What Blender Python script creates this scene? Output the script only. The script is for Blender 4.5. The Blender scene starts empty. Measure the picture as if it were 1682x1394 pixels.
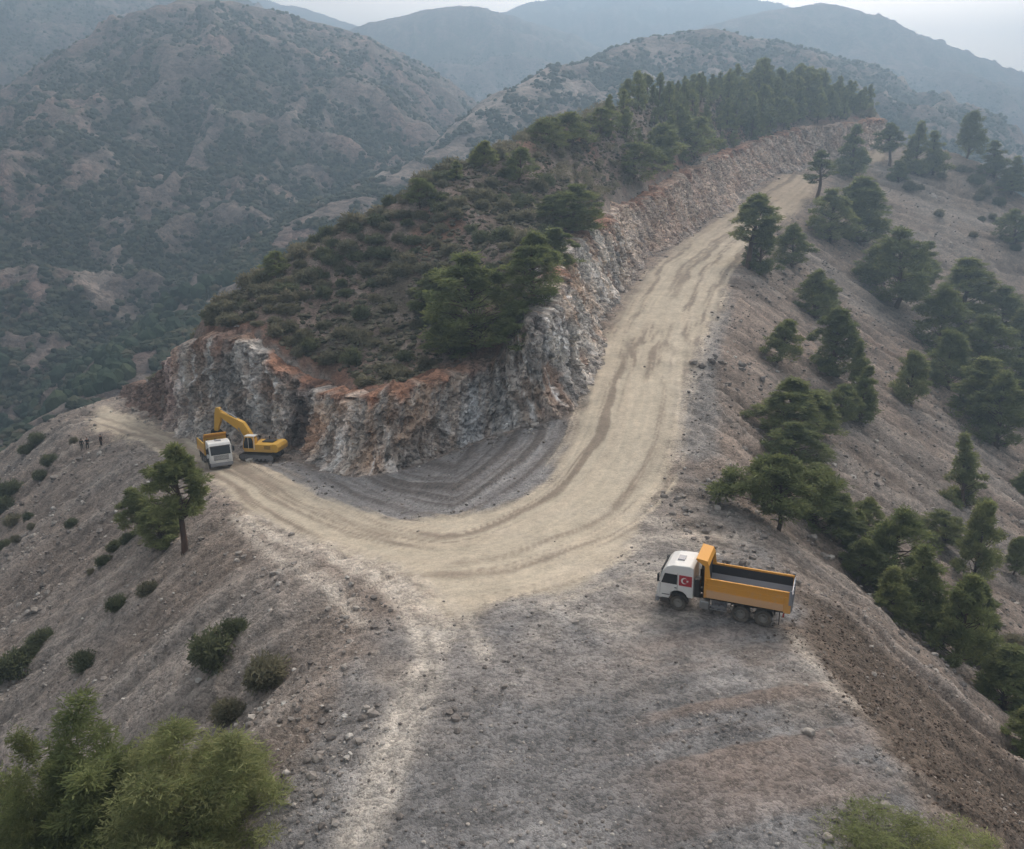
import bpy, bmesh, math, random
import numpy as np
from mathutils import Vector, Matrix
from mathutils.geometry import delaunay_2d_cdt

# ------------------------------------------------------------------ camera, world, sun, exposure
S = bpy.context.scene
COL = S.collection
FPX, PITCH = 1320.0, math.radians(13.9)
cam = bpy.data.cameras.new("camera")
cam.sensor_width = 36.0
cam.lens = 36.0 * FPX / 1682.0
cam.clip_start, cam.clip_end = 0.5, 20000
cam_o = bpy.data.objects.new("camera", cam)
COL.objects.link(cam_o)
cam_o.location = (0, 0, 0)
cam_o.rotation_euler = (math.pi / 2 - PITCH, 0, 0)
S.camera = cam_o

SUN_EL, SUN_AZ = 42.0, 25.0     # azimuth clockwise from +Y
W = bpy.data.worlds.new("World")
S.world = W
W.use_nodes = True
wn = W.node_tree
wn.nodes.clear()
w_out = wn.nodes.new('ShaderNodeOutputWorld')
w_bg = wn.nodes.new('ShaderNodeBackground')
w_sky = wn.nodes.new('ShaderNodeTexSky')
w_sky.sky_type = 'NISHITA'
w_sky.sun_disc = False
w_sky.sun_elevation = math.radians(SUN_EL)
w_sky.sun_rotation = math.radians(SUN_AZ)
w_sky.air_density = 1.0
w_sky.dust_density = 4.0
w_sky.ozone_density = 1.0
w_hs = wn.nodes.new('ShaderNodeHueSaturation')     # overcast: the blue is mostly gone
w_hs.inputs['Saturation'].default_value = 0.05
wn.links.new(w_sky.outputs[0], w_hs.inputs['Color'])
# added horizon boost: sky scaled brighter low down to show through the haze
w_tc = wn.nodes.new('ShaderNodeTexCoord'); w_sp = wn.nodes.new('ShaderNodeSeparateXYZ')
wn.links.new(w_tc.outputs['Generated'], w_sp.inputs[0])
w_mr = wn.nodes.new('ShaderNodeMapRange'); w_mr.interpolation_type = 'SMOOTHSTEP'
wn.links.new(w_sp.outputs[2], w_mr.inputs[0])
for i_, v_ in ((1, .15), (2, .60), (3, 3.2), (4, 1.0)): w_mr.inputs[i_].default_value = v_
w_mx = wn.nodes.new('ShaderNodeVectorMath'); w_mx.operation = 'SCALE'
wn.links.new(w_hs.outputs[0], w_mx.inputs[0]); wn.links.new(w_mr.outputs[0], w_mx.inputs['Scale'])
w_wm = wn.nodes.new('ShaderNodeVectorMath'); w_wm.operation = 'MULTIPLY'; w_wm.inputs[1].default_value = (1.21, 1.0, .83)
wn.links.new(w_mx.outputs[0], w_wm.inputs[0]); wn.links.new(w_wm.outputs[0], w_bg.inputs['Color'])
w_bg.inputs['Strength'].default_value = 0.15
wn.links.new(w_bg.outputs[0], w_out.inputs['Surface'])

sl = bpy.data.lights.new("sun", 'SUN')
sl.energy = 1.0
sl.angle = math.radians(10)
sl.color = (1.0, 0.90, 0.78)
sun = bpy.data.objects.new("sun", sl)
COL.objects.link(sun)
_az = math.radians(SUN_AZ); _el = math.radians(SUN_EL)
sdir = Vector((math.sin(_az) * math.cos(_el), math.cos(_az) * math.cos(_el), math.sin(_el)))
sun.rotation_euler = sdir.to_track_quat('Z', 'Y').to_euler()

S.view_settings.view_transform = 'Standard'
S.view_settings.look = 'None'
S.view_settings.exposure = 1.24
S.view_settings.gamma = 1.0
S.cycles.max_bounces = 4
S.cycles.diffuse_bounces = 3
S.cycles.glossy_bounces = 2
S.cycles.transmission_bounces = 2
S.cycles.transparent_max_bounces = 4
S.cycles.volume_bounces = 0
S.cycles.use_fast_gi = False
S.cycles.use_denoising = True

# ------------------------------------------------------------------ small maths
cP, sP = math.cos(PITCH), math.sin(PITCH)
def rr(py):
    v = (697.0 - py) / FPX
    return (-sP + v * cP) / (cP + v * sP)
def P(px, py, Y):
    v = (697.0 - py) / FPX
    u = (px - 841.0) / FPX
    s = Y / (cP + v * sP)
    return (u * s, Y, s * (-sP + v * cP))
def PZ(px, py, z):
    return P(px, py, z / rr(py))
def project(x, y, z):
    d = y * cP - z * sP
    return 841 + FPX * x / d, 697 - FPX * (y * sP + z * cP) / d

def _h(ix, iy, iz, seed):
    with np.errstate(over='ignore'):
        n = (ix.astype(np.uint32) * np.uint32(374761393) + iy.astype(np.uint32) * np.uint32(668265263)
             + iz.astype(np.uint32) * np.uint32(2147483647 & 0x5bd1e995) + np.uint32(seed * 7919 & 0xffffffff))
        n = (n ^ (n >> np.uint32(13))) * np.uint32(1274126177)
        n = (n ^ (n >> np.uint32(15))) * np.uint32(2246822519)
        n = n ^ (n >> np.uint32(16))
    return n.astype(np.float64) / 4294967295.0
def vnoise(x, y, z=None, seed=1):
    """value noise in [-1,1]"""
    fx = np.floor(x); fy = np.floor(y)
    ix = fx.astype(np.int64); iy = fy.astype(np.int64)
    tx = x - fx; ty = y - fy
    tx = tx * tx * tx * (tx * (tx * 6 - 15) + 10); ty = ty * ty * ty * (ty * (ty * 6 - 15) + 10)
    if z is None:
        zz = np.zeros_like(ix)
        a = _h(ix, iy, zz, seed) * (1 - tx) + _h(ix + 1, iy, zz, seed) * tx
        b = _h(ix, iy + 1, zz, seed) * (1 - tx) + _h(ix + 1, iy + 1, zz, seed) * tx
        return (a * (1 - ty) + b * ty) * 2 - 1
    fz = np.floor(z); iz = fz.astype(np.int64); tz = z - fz
    tz = tz * tz * (3 - 2 * tz)
    r = []
    for k in (0, 1):
        a = _h(ix, iy, iz + k, seed) * (1 - tx) + _h(ix + 1, iy, iz + k, seed) * tx
        b = _h(ix, iy + 1, iz + k, seed) * (1 - tx) + _h(ix + 1, iy + 1, iz + k, seed) * tx
        r.append(a * (1 - ty) + b * ty)
    return (r[0] * (1 - tz) + r[1] * tz) * 2 - 1
def fbm(x, y, z=None, octv=4, seed=1, gain=.5, lac=2.03):
    a, t, n = 1.0, 0.0, 0.0
    for i in range(octv):
        t = t + a * vnoise(x + i * 17.3, y - i * 9.1, None if z is None else z + i * 5.7, seed + i)
        n += a; a *= gain; x = x * lac; y = y * lac
        if z is not None: z = z * lac
    return t / n
def ridged(x, y, octv=4, seed=1):
    a, t, n = 1.0, 0.0, 0.0
    for i in range(octv):
        t = t + a * (1 - 2 * np.abs(vnoise(x + i * 3.3, y + i * 7.7, None, seed + i))); n += a
        a *= .5; x = x * 2.1; y = y * 2.1
    return t / n
def worley(x, y, z, seed=1, tilt=False):
    """F1, F2 distance and cell value, 3-D"""
    fx = np.floor(x).astype(np.int64); fy = np.floor(y).astype(np.int64); fz = np.floor(z).astype(np.int64)
    f1 = np.full(x.shape, 9.0); f2 = np.full(x.shape, 9.0); cv = np.zeros(x.shape); til = np.zeros(x.shape)
    for dx in (-1, 0, 1):
        for dy in (-1, 0, 1):
            for dz in (-1, 0, 1):
                cx, cy, cz = fx + dx, fy + dy, fz + dz
                h = _h(cx, cy, cz, seed)
                qx = cx + h; qy = cy + _h(cx, cy, cz, seed + 5); qz = cz + _h(cx, cy, cz, seed + 9)
                d = np.sqrt((qx - x) ** 2 + (qy - y) ** 2 + (qz - z) ** 2)
                m = d < f1
                f2 = np.where(m, f1, np.minimum(f2, d)); cv = np.where(m, _h(cx, cy, cz, seed + 31), cv)
                til = np.where(m, (_h(cx, cy, cz, seed + 41) - .5) * (x - qx) + (_h(cx, cy, cz, seed + 43) - .5) * (z - qz) + (_h(cx, cy, cz, seed + 47) - .5) * (y - qy), til)
                f1 = np.where(m, d, f1)
    return (f1, f2, cv, til) if tilt else (f1, f2, cv)
def ss(a, b, x):
    t = np.clip((x - a) / (b - a), 0, 1)
    return t * t * (3 - 2 * t)
def mixc(a, b, t):
    t = np.asarray(t)[..., None]
    return np.asarray(a) * (1 - t) + np.asarray(b) * t

def densify(pts, step):
    out = []
    for a, b in zip(pts[:-1], pts[1:]):
        a = np.array(a, float); b = np.array(b, float)
        n = max(1, int(math.hypot(*(b - a)[:2]) / step))
        for i in range(n): out.append(a + (b - a) * i / n)
    out.append(np.array(pts[-1], float))
    return np.array(out)

def grid_mesh(name, V, nr, nc, cols=None, smooth=True):
    """V (nr*nc,3); quads"""
    idx = np.arange(nr * nc).reshape(nr, nc)
    q = np.stack([idx[:-1, :-1], idx[:-1, 1:], idx[1:, 1:], idx[1:, :-1]], -1).reshape(-1, 4)
    return raw_mesh(name, V, q, cols, smooth)
def raw_mesh(name, V, F, cols=None, smooth=True, fcols=None):
    V = np.asarray(V, np.float32); F = np.asarray(F, np.int32)
    me = bpy.data.meshes.new(name)
    k = F.shape[1]
    me.vertices.add(len(V)); me.vertices.foreach_set('co', V.ravel())
    me.loops.add(F.size); me.loops.foreach_set('vertex_index', F.ravel())
    me.polygons.add(len(F))
    me.polygons.foreach_set('loop_start', np.arange(0, F.size, k, dtype=np.int32))
    me.polygons.foreach_set('loop_total', np.full(len(F), k, np.int32))
    me.polygons.foreach_set('use_smooth', np.full(len(F), smooth))
    me.update(calc_edges=True)
    if cols is not None:
        ca = me.color_attributes.new('Col', 'FLOAT_COLOR', 'POINT')
        c4 = np.ones((len(V), 4), np.float32); c4[:, :cols.shape[1]] = cols
        ca.data.foreach_set('color', c4.ravel())
    if fcols is not None:
        ca = me.attributes.new('tint', 'FLOAT', 'FACE')
        ca.data.foreach_set('value', np.asarray(fcols, np.float32))
    return me

def link(name, me, mat=None, parent=None, label=None, cat=None, group=None, kind=None, loc=None):
    o = bpy.data.objects.new(name, me)
    COL.objects.link(o)
    if mat is not None and me is not None and not me.materials: me.materials.append(mat)
    if parent is not None: o.parent = parent
    if loc is not None: o.location = loc
    tag(o, label, cat, group, kind)
    return o
def tag(o, label=None, cat=None, group=None, kind=None):
    if label: o['label'] = label
    if cat: o['category'] = cat
    if group: o['group'] = group
    if kind: o['kind'] = kind

# ------------------------------------------------------------------ materials
def new_mat(name):
    m = bpy.data.materials.new(name); m.use_nodes = True
    nt = m.node_tree
    b = nt.nodes['Principled BSDF']
    return m, nt, b
def N(nt, t, **kw):
    n = nt.nodes.new(t)
    for k, v in kw.items(): setattr(n, k, v)
    return n
def L(nt, a, b): nt.links.new(a, b)
def mathn(nt, op, a, b=None, c=None):
    n = N(nt, 'ShaderNodeMath', operation=op)
    for i, v in enumerate((a, b, c)):
        if v is None: continue
        if isinstance(v, (int, float)): n.inputs[i].default_value = v
        else: L(nt, v, n.inputs[i])
    return n.outputs[0]
def mixrgb(nt, f, a, b, mode='MIX'):
    n = N(nt, 'ShaderNodeMix', data_type='RGBA', blend_type=mode)
    for i, v in ((0, f), (6, a), (7, b)):
        if isinstance(v, (int, float)): n.inputs[i].default_value = v
        elif isinstance(v, (tuple, list)): n.inputs[i].default_value = (*v, 1)
        else: L(nt, v, n.inputs[i])
    return n.outputs[2]
def ramp(nt, src, stops):
    n = N(nt, 'ShaderNodeValToRGB')
    e = n.color_ramp.elements
    while len(e) < len(stops): e.new(.5)
    for q, (p, c) in zip(e, stops):
        q.position = p; q.color = (c, c, c, 1) if isinstance(c, (int, float)) else (*c, 1)
    L(nt, src, n.inputs[0])
    return n.outputs[0]
def tex(nt, kind, scale, detail=4, rough=.55, vec=None, feature=None):
    n = N(nt, kind)
    n.inputs['Scale'].default_value = scale
    if 'Detail' in n.inputs: n.inputs['Detail'].default_value = detail
    if 'Roughness' in n.inputs: n.inputs['Roughness'].default_value = rough
    if feature: n.feature = feature
    if vec is not None: L(nt, vec, n.inputs['Vector'])
    return n
def bump(nt, b, h, dist, strength=1.0):
    n = N(nt, 'ShaderNodeBump'); n.inputs['Distance'].default_value = dist
    n.inputs['Strength'].default_value = strength
    L(nt, h, n.inputs['Height']); L(nt, n.outputs[0], b.inputs['Normal'])

def ground_material(name, scales=(4.0, 1.3, .35), contrast=.5, bdist=.12):
    m, nt, b = new_mat(name)
    geo = N(nt, 'ShaderNodeNewGeometry')
    at = N(nt, 'ShaderNodeAttribute', attribute_name='Col')
    v1 = tex(nt, 'ShaderNodeTexVoronoi', scales[0], vec=geo.outputs['Position'])
    n1 = tex(nt, 'ShaderNodeTexNoise', scales[1], 8, .68, vec=geo.outputs['Position'])
    n2 = tex(nt, 'ShaderNodeTexNoise', scales[2], 6, .6, vec=geo.outputs['Position'])
    hsv = N(nt, 'ShaderNodeSeparateColor'); L(nt, v1.outputs['Color'], hsv.inputs[0])
    k1 = ramp(nt, hsv.outputs[0], [(0, 1 - .45 * contrast), (.75, 1.0), (.93, 1 + .25 * contrast), (1, 1 + 1.3 * contrast)])
    k2 = ramp(nt, n1.outputs[0], [(.28, 1 - .75 * contrast), (.5, 1.0), (.72, 1 + .6 * contrast)])
    k3 = ramp(nt, n2.outputs[0], [(.3, 1 - .3 * contrast), (.7, 1 + .3 * contrast)])
    al = at.outputs['Alpha']
    k0 = (1.03, .99, .955)
    k1 = mixrgb(nt, al, (1.0, 1.0, 1.0), k1); k2 = mixrgb(nt, al, (1.0, 1.0, 1.0), k2)
    c = mixrgb(nt, 1.0, at.outputs['Color'], k1, 'MULTIPLY')
    c = mixrgb(nt, 1.0, c, k2, 'MULTIPLY')
    c = mixrgb(nt, 1.0, c, k3, 'MULTIPLY')
    c = mixrgb(nt, 1.0, c, k0, 'MULTIPLY')
    L(nt, c, b.inputs['Base Color'])
    b.inputs['Roughness'].default_value = .93
    b.inputs['Specular IOR Level'].default_value = .2
    hh = mathn(nt, 'ADD', mathn(nt, 'MULTIPLY', v1.outputs['Distance'], -.5), n1.outputs[0])
    bump(nt, b, mathn(nt, 'MULTIPLY', hh, al), bdist)
    return m
M_GROUND = ground_material('stony_ground', (4.5, 1.2, .3), .40, .16)
M_ROCK = ground_material('cut_rock', (2.2, .9, .25), .6, .35)
M_FAR = ground_material('mountain_soil', (.35, .12, .03), .6, 1.6)

# ------------------------------------------------------------------ near terrain: control lines (photo pixel, distance)
BASE = [(200,650,145),(250,672,132),(290,700,117),(340,722,105),(400,735,100),(460,745,97),(505,735,99),(520,755,91),(560,775,84),
        (610,785,80.5),(660,770,82.5),(720,745,87.5),(790,725,89),(850,705,87),(905,690,84),(940,640,90.8),(960,580,103),(985,520,119.5),
        (1020,465,139.5),(1070,415,163.5),(1130,380,185),(1190,345,209),(1240,300,245),(1280,283,262),(1330,268,280),(1400,248,300),(1450,235,315)]
TOP = [(205,632,147),(262,622,134),(285,566,119),(340,545,108),(400,540,104.5),(450,585,101),(510,622,102),(545,640,94),(580,642,87.5),
       (640,640,84),(700,618,86.5),(750,600,91),(815,590,92.5),(838,550,90.5),(870,515,88),(905,480,94.5),(915,430,107),(938,392,123.5),
       (990,350,143),(1040,325,167.5),(1100,295,189),(1160,262,220),(1210,240,248),(1250,222,266),(1310,208,284),(1400,198,304),(1452,192,320)]
CREST = [(255,585,128),(300,548,120),(340,505,117),(400,470,120),(450,438,123),(520,400,127),(600,362,129),(660,328,130),(700,303,130),(760,276,138),(820,246,146),
         (880,224,156),(940,198,171),(1000,178,188),(1060,166,215),(1120,160,243),(1200,152,282),(1280,148,308),(1350,156,325),(1400,168,330),(1445,184,334)]
REDGE = [(1200,830,66),(1160,740,75),(1150,650,89),(1165,580,103),(1190,500,126),(1215,440,151),(1255,400,172),(1300,360,200.6),(1335,315,232),
         (1358,290,262),(1405,268,284),(1452,254,300),(1475,240,316)]
def rbase(px, py): # on the climbing road plane
    Y = 34.66 / (.18 - rr(py)); return P(px, py, Y)
def line3(L_): return [P(*q) for q in L_]
BASE3, TOP3, CREST3, REDGE3 = line3(BASE), line3(TOP), line3(CREST), line3(REDGE)
PEDGE3 = [PZ(1200,832,-23.5), PZ(1250,880,-24), PZ(1290,950,-24), PZ(1298,1035,-24), PZ(1340,1110,-24.2), PZ(1440,1240,-24.6), PZ(1545,1394,-25.2), PZ(1700,1620,-26)]
LEDGE3 = [PZ(95,682,-31.5), PZ(140,700,-30.5), PZ(200,722,-29.3), PZ(260,745,-28), PZ(330,780,-26.6), PZ(420,880,-25.2), PZ(520,990,-24.7),
          PZ(588,1050,-24.8), PZ(545,1130,-25.2), PZ(490,1230,-25.8), PZ(430,1394,-26.6), PZ(330,1640,-27.5)]
SPUR = [(1482,238,320),(1520,240,312),(1580,248,300),(1620,270,292),(1682,322,280),(1760,395,268),(1850,480,255)]
SPUR3 = line3(SPUR)

ctrl = []
def addl(pts, step=1.5):
    d = densify(pts, step); ctrl.extend(map(tuple, d)); return d
def normals(d):
    t = np.gradient(d[:, :2], axis=0); t /= np.linalg.norm(t, axis=1)[:, None] + 1e-9
    return np.stack([-t[:, 1], t[:, 0]], 1)
def smooth_line(d, k=3):
    e = d.copy()
    for _ in range(k): e[1:-1] = (e[:-2] + 2 * e[1:-1] + e[2:]) / 4
    return e
bd = smooth_line(densify(BASE3, 1.0), 4)
# pair the top with the base by index so that every column of the cliff is a straight lift
def pair_dense(A, B, step):
    a_out, b_out = [], []
    for i in range(len(A) - 1):
        a0, a1, b0, b1 = (np.array(q, float) for q in (A[i], A[i+1], B[i], B[i+1]))
        n = max(1, int(max(np.linalg.norm((a1-a0)[:2]), np.linalg.norm((b1-b0)[:2])) / step))
        for k in range(n):
            a_out.append(a0 + (a1-a0)*k/n); b_out.append(b0 + (b1-b0)*k/n)
    a_out.append(np.array(A[-1], float)); b_out.append(np.array(B[-1], float))
    return np.array(a_out), np.array(b_out)
pb, pt = pair_dense(BASE3, TOP3, 1.0)
pb = smooth_line(pb, 6); pt = smooth_line(pt, 6)
nb = normals(smooth_line(pb, 60))
tb = pb.copy(); tb[:, :2] += nb * 1.6
tt = pt.copy(); tt[:, :2] += nb * 2.2
ctrl.extend(map(tuple, pb)); ctrl.extend(map(tuple, tb)); ctrl.extend(map(tuple, tt))
cr = smooth_line(addl(CREST3, 1.5)[:0].reshape(0,3) if False else densify(CREST3, 1.5), 4)
ctrl.extend(map(tuple, cr))
ncr = normals(smooth_line(cr, 30))
for d_, dz in ((9, 2.2), (30, 17), (62, 48), (95, 90), (120, 125)):
    q = cr.copy(); q[:, :2] += ncr * d_; q[:, 2] -= dz
    ctrl.extend(map(tuple, q[::max(1, int(d_ / 6))]))
addl(REDGE3); addl(PEDGE3); addl(LEDGE3)
# inner flat of the pit and the climbing road (keeps the platform level)
for q in (PZ(700,850,-24.8), PZ(600,830,-25.3), PZ(800,880,-24.2), PZ(900,860,-23.8), PZ(700,950,-24.2), PZ(900,1000,-24), PZ(1000,900,-23.7),
          PZ(1100,860,-23.5), PZ(1050,820,-22.9), PZ(980,800,-22.9), PZ(1100,1000,-24), PZ(800,1150,-24.1), PZ(1000,1150,-24.2), PZ(1200,1150,-24.1), PZ(700,1200,-24.6),
          PZ(900,1394,-24.8), PZ(1200,1394,-24.9), PZ(650,1394,-25.2), PZ(450,800,-26.3), PZ(520,830,-25.8), PZ(900,1700,-25.5), PZ(1100,920,-23.7),
          rbase(1000,700), rbase(1080,700), rbase(1040,640), rbase(1100,640), rbase(1050,560), rbase(1110,560), rbase(1090,500), rbase(1130,500), rbase(1130,430), rbase(1190,400),
          PZ(300,740,-28.3), PZ(240,715,-29.3), PZ(160,680,-30.8), PZ(170,660,-31.0), (-60,160,-34), (-80,150,-34)):
    ctrl.append(tuple(q))
# slopes
def apron(pts, nfun, ds, step=4):
    d = densify(pts, step)
    for i, p in enumerate(d):
        n = nfun(i / (len(d) - 1), p)
        for dd, dz in ds:
            ctrl.append((p[0] + n[0] * dd, p[1] + n[1] * dd, p[2] - dz))
def nleft(t, p):
    a = math.radians(198 + 12 * (p[1] < 60) * 0 - 16 * ss(100, 135, p[1]) + 13 * (1 - ss(95, 125, p[1])) - 22 * (1 - ss(35, 50, p[1])))
    return math.cos(a), math.sin(a)
apron(LEDGE3, nleft, ((2.5, .7), (12, 7.2), (30, 19), (60, 39), (120, 75)), 5)
def nright(t, p):
    a = math.radians(-14 * ss(50, 80, p[1]) - 8 * ss(80, 150, p[1])); return math.cos(a), math.sin(a)
apron(PEDGE3, nright, ((2, .6), (14, 9.2), (34, 23), (70, 47), (130, 86)), 4)
apron(REDGE3[1:9], nright, ((2, .7), (14, 8.8), (34, 21), (70, 42), (115, 69)), 6)
sp = densify(SPUR3, 4)
ctrl.extend(map(tuple, sp))
for p in sp:
    for dd, dz in ((12, 6), (40, 25), (90, 58)):
        ctrl.append((p[0] + .6 * dd, p[1] - .8 * dd, p[2] - dz))
    for dd, dz in ((8, 2), (35, 20), (90, 62)):
        ctrl.append((p[0] + .45 * dd, p[1] + .9 * dd, p[2] - dz))
X0, X1, Y0, Y1, RES = -190.0, 330.0, 6.0, 470.0, .4
for x in np.arange(X0, X1 + 1, 26):
    ctrl.append((x, Y1, -210)); 
for y in np.arange(Y0, Y1 + 1, 26):
    ctrl.append((X0, y, -110 - 100 * float(y > 110))); ctrl.append((X1, y, -120 - 60 * float(y > 200)))
ctrl += [(X0, Y0, -90), (X1, Y0, -110), (0, Y0, -28), (-60, Y0, -60), (60, Y0, -60)]
C = np.array(ctrl)
C = C[(C[:, 0] >= X0) & (C[:, 0] <= X1) & (C[:, 1] >= Y0) & (C[:, 1] <= Y1)]
# thin: one control per .35 m cell
key = np.round(C[:, :2] / .35).astype(int)
_, ui = np.unique(key, axis=0, return_index=True)
C = C[np.sort(ui)]
res = delaunay_2d_cdt([Vector(c[:2]) for c in C], [], [], 0, 1e-5, True)
tv = np.array([tuple(v) for v in res[0]]); orig = [o[0] if o else 0 for o in res[3]]
tz = C[orig, 2]
tris = [f for f in res[2]]
NX = int((X1 - X0) / RES) + 1; NY = int((Y1 - Y0) / RES) + 1
HM = np.full((NY, NX), -110.0)
for f in tris:
    ax, ay = tv[f[0]]; bx, by = tv[f[1]]; cx, cy = tv[f[2]]
    i0 = max(0, int(math.floor((min(ax, bx, cx) - X0) / RES))); i1 = min(NX - 1, int(math.ceil((max(ax, bx, cx) - X0) / RES)))
    j0 = max(0, int(math.floor((min(ay, by, cy) - Y0) / RES))); j1 = min(NY - 1, int(math.ceil((max(ay, by, cy) - Y0) / RES)))
    den = (by - cy) * (ax - cx) + (cx - bx) * (ay - cy)
    if abs(den) < 1e-9: continue
    gx = X0 + np.arange(i0, i1 + 1) * RES; gy = (Y0 + np.arange(j0, j1 + 1) * RES)[:, None]
    l1 = ((by - cy) * (gx - cx) + (cx - bx) * (gy - cy)) / den
    l2 = ((cy - ay) * (gx - cx) + (ax - cx) * (gy - cy)) / den
    l3 = 1 - l1 - l2
    m = (l1 > -1e-6) & (l2 > -1e-6) & (l3 > -1e-6)
    z = l1 * tz[f[0]] + l2 * tz[f[1]] + l3 * tz[f[2]]
    sub = HM[j0:j1 + 1, i0:i1 + 1]; sub[m] = z[m]
def blur(A, sig):
    r = int(3 * sig + 1); k = np.exp(-.5 * (np.arange(-r, r + 1) / sig) ** 2); k /= k.sum()
    B = np.pad(A, ((r, r), (0, 0)), 'edge'); A2 = sum(k[i] * B[i:i + A.shape[0]] for i in range(2 * r + 1))
    B = np.pad(A2, ((0, 0), (r, r)), 'edge'); return sum(k[i] * B[:, i:i + A.shape[1]] for i in range(2 * r + 1))
def poly_mask(poly, res=RES, x0=X0, y0=Y0, nx=NX, ny=NY):
    poly = np.array([q[:2] for q in poly]); M_ = np.zeros((ny, nx), bool)
    i0 = max(0, int((poly[:, 0].min() - x0) / res)); i1 = min(nx, int((poly[:, 0].max() - x0) / res) + 2)
    j0 = max(0, int((poly[:, 1].min() - y0) / res)); j1 = min(ny, int((poly[:, 1].max() - y0) / res) + 2)
    gx, gy = np.meshgrid(x0 + np.arange(i0, i1) * res, y0 + np.arange(j0, j1) * res)
    ins = np.zeros(gx.shape, bool)
    for (xa, ya), (xb, yb) in zip(poly, np.roll(poly, -1, 0)):
        c = ((ya > gy) != (yb > gy)) & (gx < (xb - xa) * (gy - ya) / (yb - ya + 1e-12) + xa); ins ^= c
    M_[j0:j1, i0:i1] = ins
    return M_
# cliffs stay crisp, the rest is rounded off
bandp = np.vstack([pb[:, :2] - nb * 1.0, (tt[:, :2] + nb * 1.5)[::-1]])
band = blur(poly_mask(bandp).astype(float), 3)
HS = blur(HM, 4.0); HX = blur(HM, 1.2)
HM0 = HX * np.clip(band * 1.6, 0, 1) + HS * (1 - np.clip(band * 1.6, 0, 1))
def samp(A, x, y):
    fx = np.clip((np.asarray(x, float) - X0) / RES, 0, NX - 1.001); fy = np.clip((np.asarray(y, float) - Y0) / RES, 0, NY - 1.001)
    i = fx.astype(int); j = fy.astype(int); a = fx - i; b = fy - j
    return (A[j, i] * (1 - a) + A[j, i + 1] * a) * (1 - b) + (A[j + 1, i] * (1 - a) + A[j + 1, i + 1] * a) * b
def hit(px, py, ymin=14.0):
    """where the line of sight through a photo pixel meets the ground"""
    Ys = np.arange(ymin, 460, .2)
    v = (697.0 - py) / FPX; u = (px - 841.0) / FPX; s = Ys / (cP + v * sP)
    zr = s * (-sP + v * cP); zx = u * s
    ok = (samp(HM0, zx, Ys) > zr) & (zx > X0) & (zx < X1)
    k = int(np.argmax(ok))
    if not ok[k]: return None
    return np.array((zx[k], Ys[k], float(samp(HM0, zx[k], Ys[k]))))
def region(pts_px):
    out = []
    for q in pts_px:
        h = hit(*q)
        if h is not None: out.append(h)
    return out
# ------------------------------------------------------------------ zones of the near ground
def zone(px_pts, sig):
    return blur(poly_mask(region(px_pts)).astype(float), sig)
Z_ROAD = zone([(97,682),(140,697),(200,716),(260,738),(320,762),(350,790),(395,828),(445,864),(510,893),(580,912),(645,938),(695,985),(738,1042),(785,1005),
    (860,985),(940,965),(1010,930),(1040,890),(1060,835),(1100,790),(1112,700),(1130,600),(1172,520),(1196,455),(1228,410),(1285,365),(1330,330),(1345,290),
    (1290,284),(1245,318),(1190,352),(1140,385),(1085,425),(1035,480),(985,560),(962,640),(937,720),(900,790),(850,822),(750,852),(620,850),(545,825),(480,790),
    (420,768),(380,752),(300,712),(240,698),(192,674),(186,655),(130,664)], 3.2)
Z_ROAD2 = zone([(1408,252),(1450,238),(1458,262),(1425,272)], 1.5)
Z_ROAD = np.maximum(Z_ROAD, Z_ROAD2)
Z_SCREE = zone([(400,762),(470,758),(540,778),(600,788),(660,775),(720,748),(790,728),(850,708),(905,692),(938,660),(940,720),(900,790),(850,822),(750,852),(620,850),(550,832),(480,795)], 4)
Z_PLAT = zone([(690,1010),(735,1040),(850,975),(930,955),(1010,900),(1050,830),(1100,790),(1165,760),(1200,832),(1250,880),(1290,950),(1298,1035),(1340,1110),(1440,1240),(1545,1394),
    (1400,1700),(400,1700),(430,1394),(490,1230),(545,1130),(588,1050),(640,1000)], 5)
Z_FAN = zone([(1280,975),(1298,1010),(1302,1045),(1350,1110),(1455,1235),(1590,1394),(1720,1450),(1720,1310),(1600,1195),(1480,1095),(1390,1020),(1325,970)], 4)
Z_HILL = blur(poly_mask(np.vstack([tt[:, :2] + nb * .2, (cr[:, :2] + ncr * 140)[::-1]])).astype(float), 2.0)
Z_TRACK = np.zeros((NY, NX))
def track(px_pts, w, val=1.0):
    global Z_TRACK
    pts = densify([h for h in (hit(*q) for q in px_pts) if h is not None], .2)
    M_ = np.zeros((NY, NX))
    i = ((pts[:, 0] - X0) / RES).round().astype(int); j = ((pts[:, 1] - Y0) / RES).round().astype(int)
    M_[j, i] = 1
    M_ = blur(M_, w); M_ /= M_.max() + 1e-9
    Z_TRACK = np.maximum(Z_TRACK, M_ * val)
track([(400,850),(470,895),(560,925),(625,950),(668,1000),(690,1060),(698,1110)], .8, 1.0)
track([(415,842),(490,880),(580,908),(650,945),(700,1010),(728,1070)], .7, .9)
track([(380,850),(450,915),(540,975),(600,1030)], .8, .7)
track([(430,868),(520,900),(600,935),(650,975),(685,1030),(695,1060)], 1.0, .8)
track([(560,925),(640,975),(690,1040),(700,1090)], .9, .8)
track([(600,905),(690,950),(760,1010),(800,1080)], .9, .7)
track([(640,955),(700,985),(735,1030),(748,1045)], 1.0, .8)
track([(695,1080),(680,1120),(650,1190),(610,1290),(570,1394)], 1.3, .8)
track([(720,1080),(706,1130),(676,1200),(640,1300),(605,1394)], 1.1, .7)
track([(1000,905),(1080,885),(1160,880),(1230,885)], 2.2, .45)
track([(960,930),(1040,925),(1100,925)], 2.2, .4)
track([(820,870),(900,900),(1000,960),(1060,985)], 1.4, .5)
track([(880,850),(990,840),(1060,850),(1180,890)], 1.4, .5)
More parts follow.
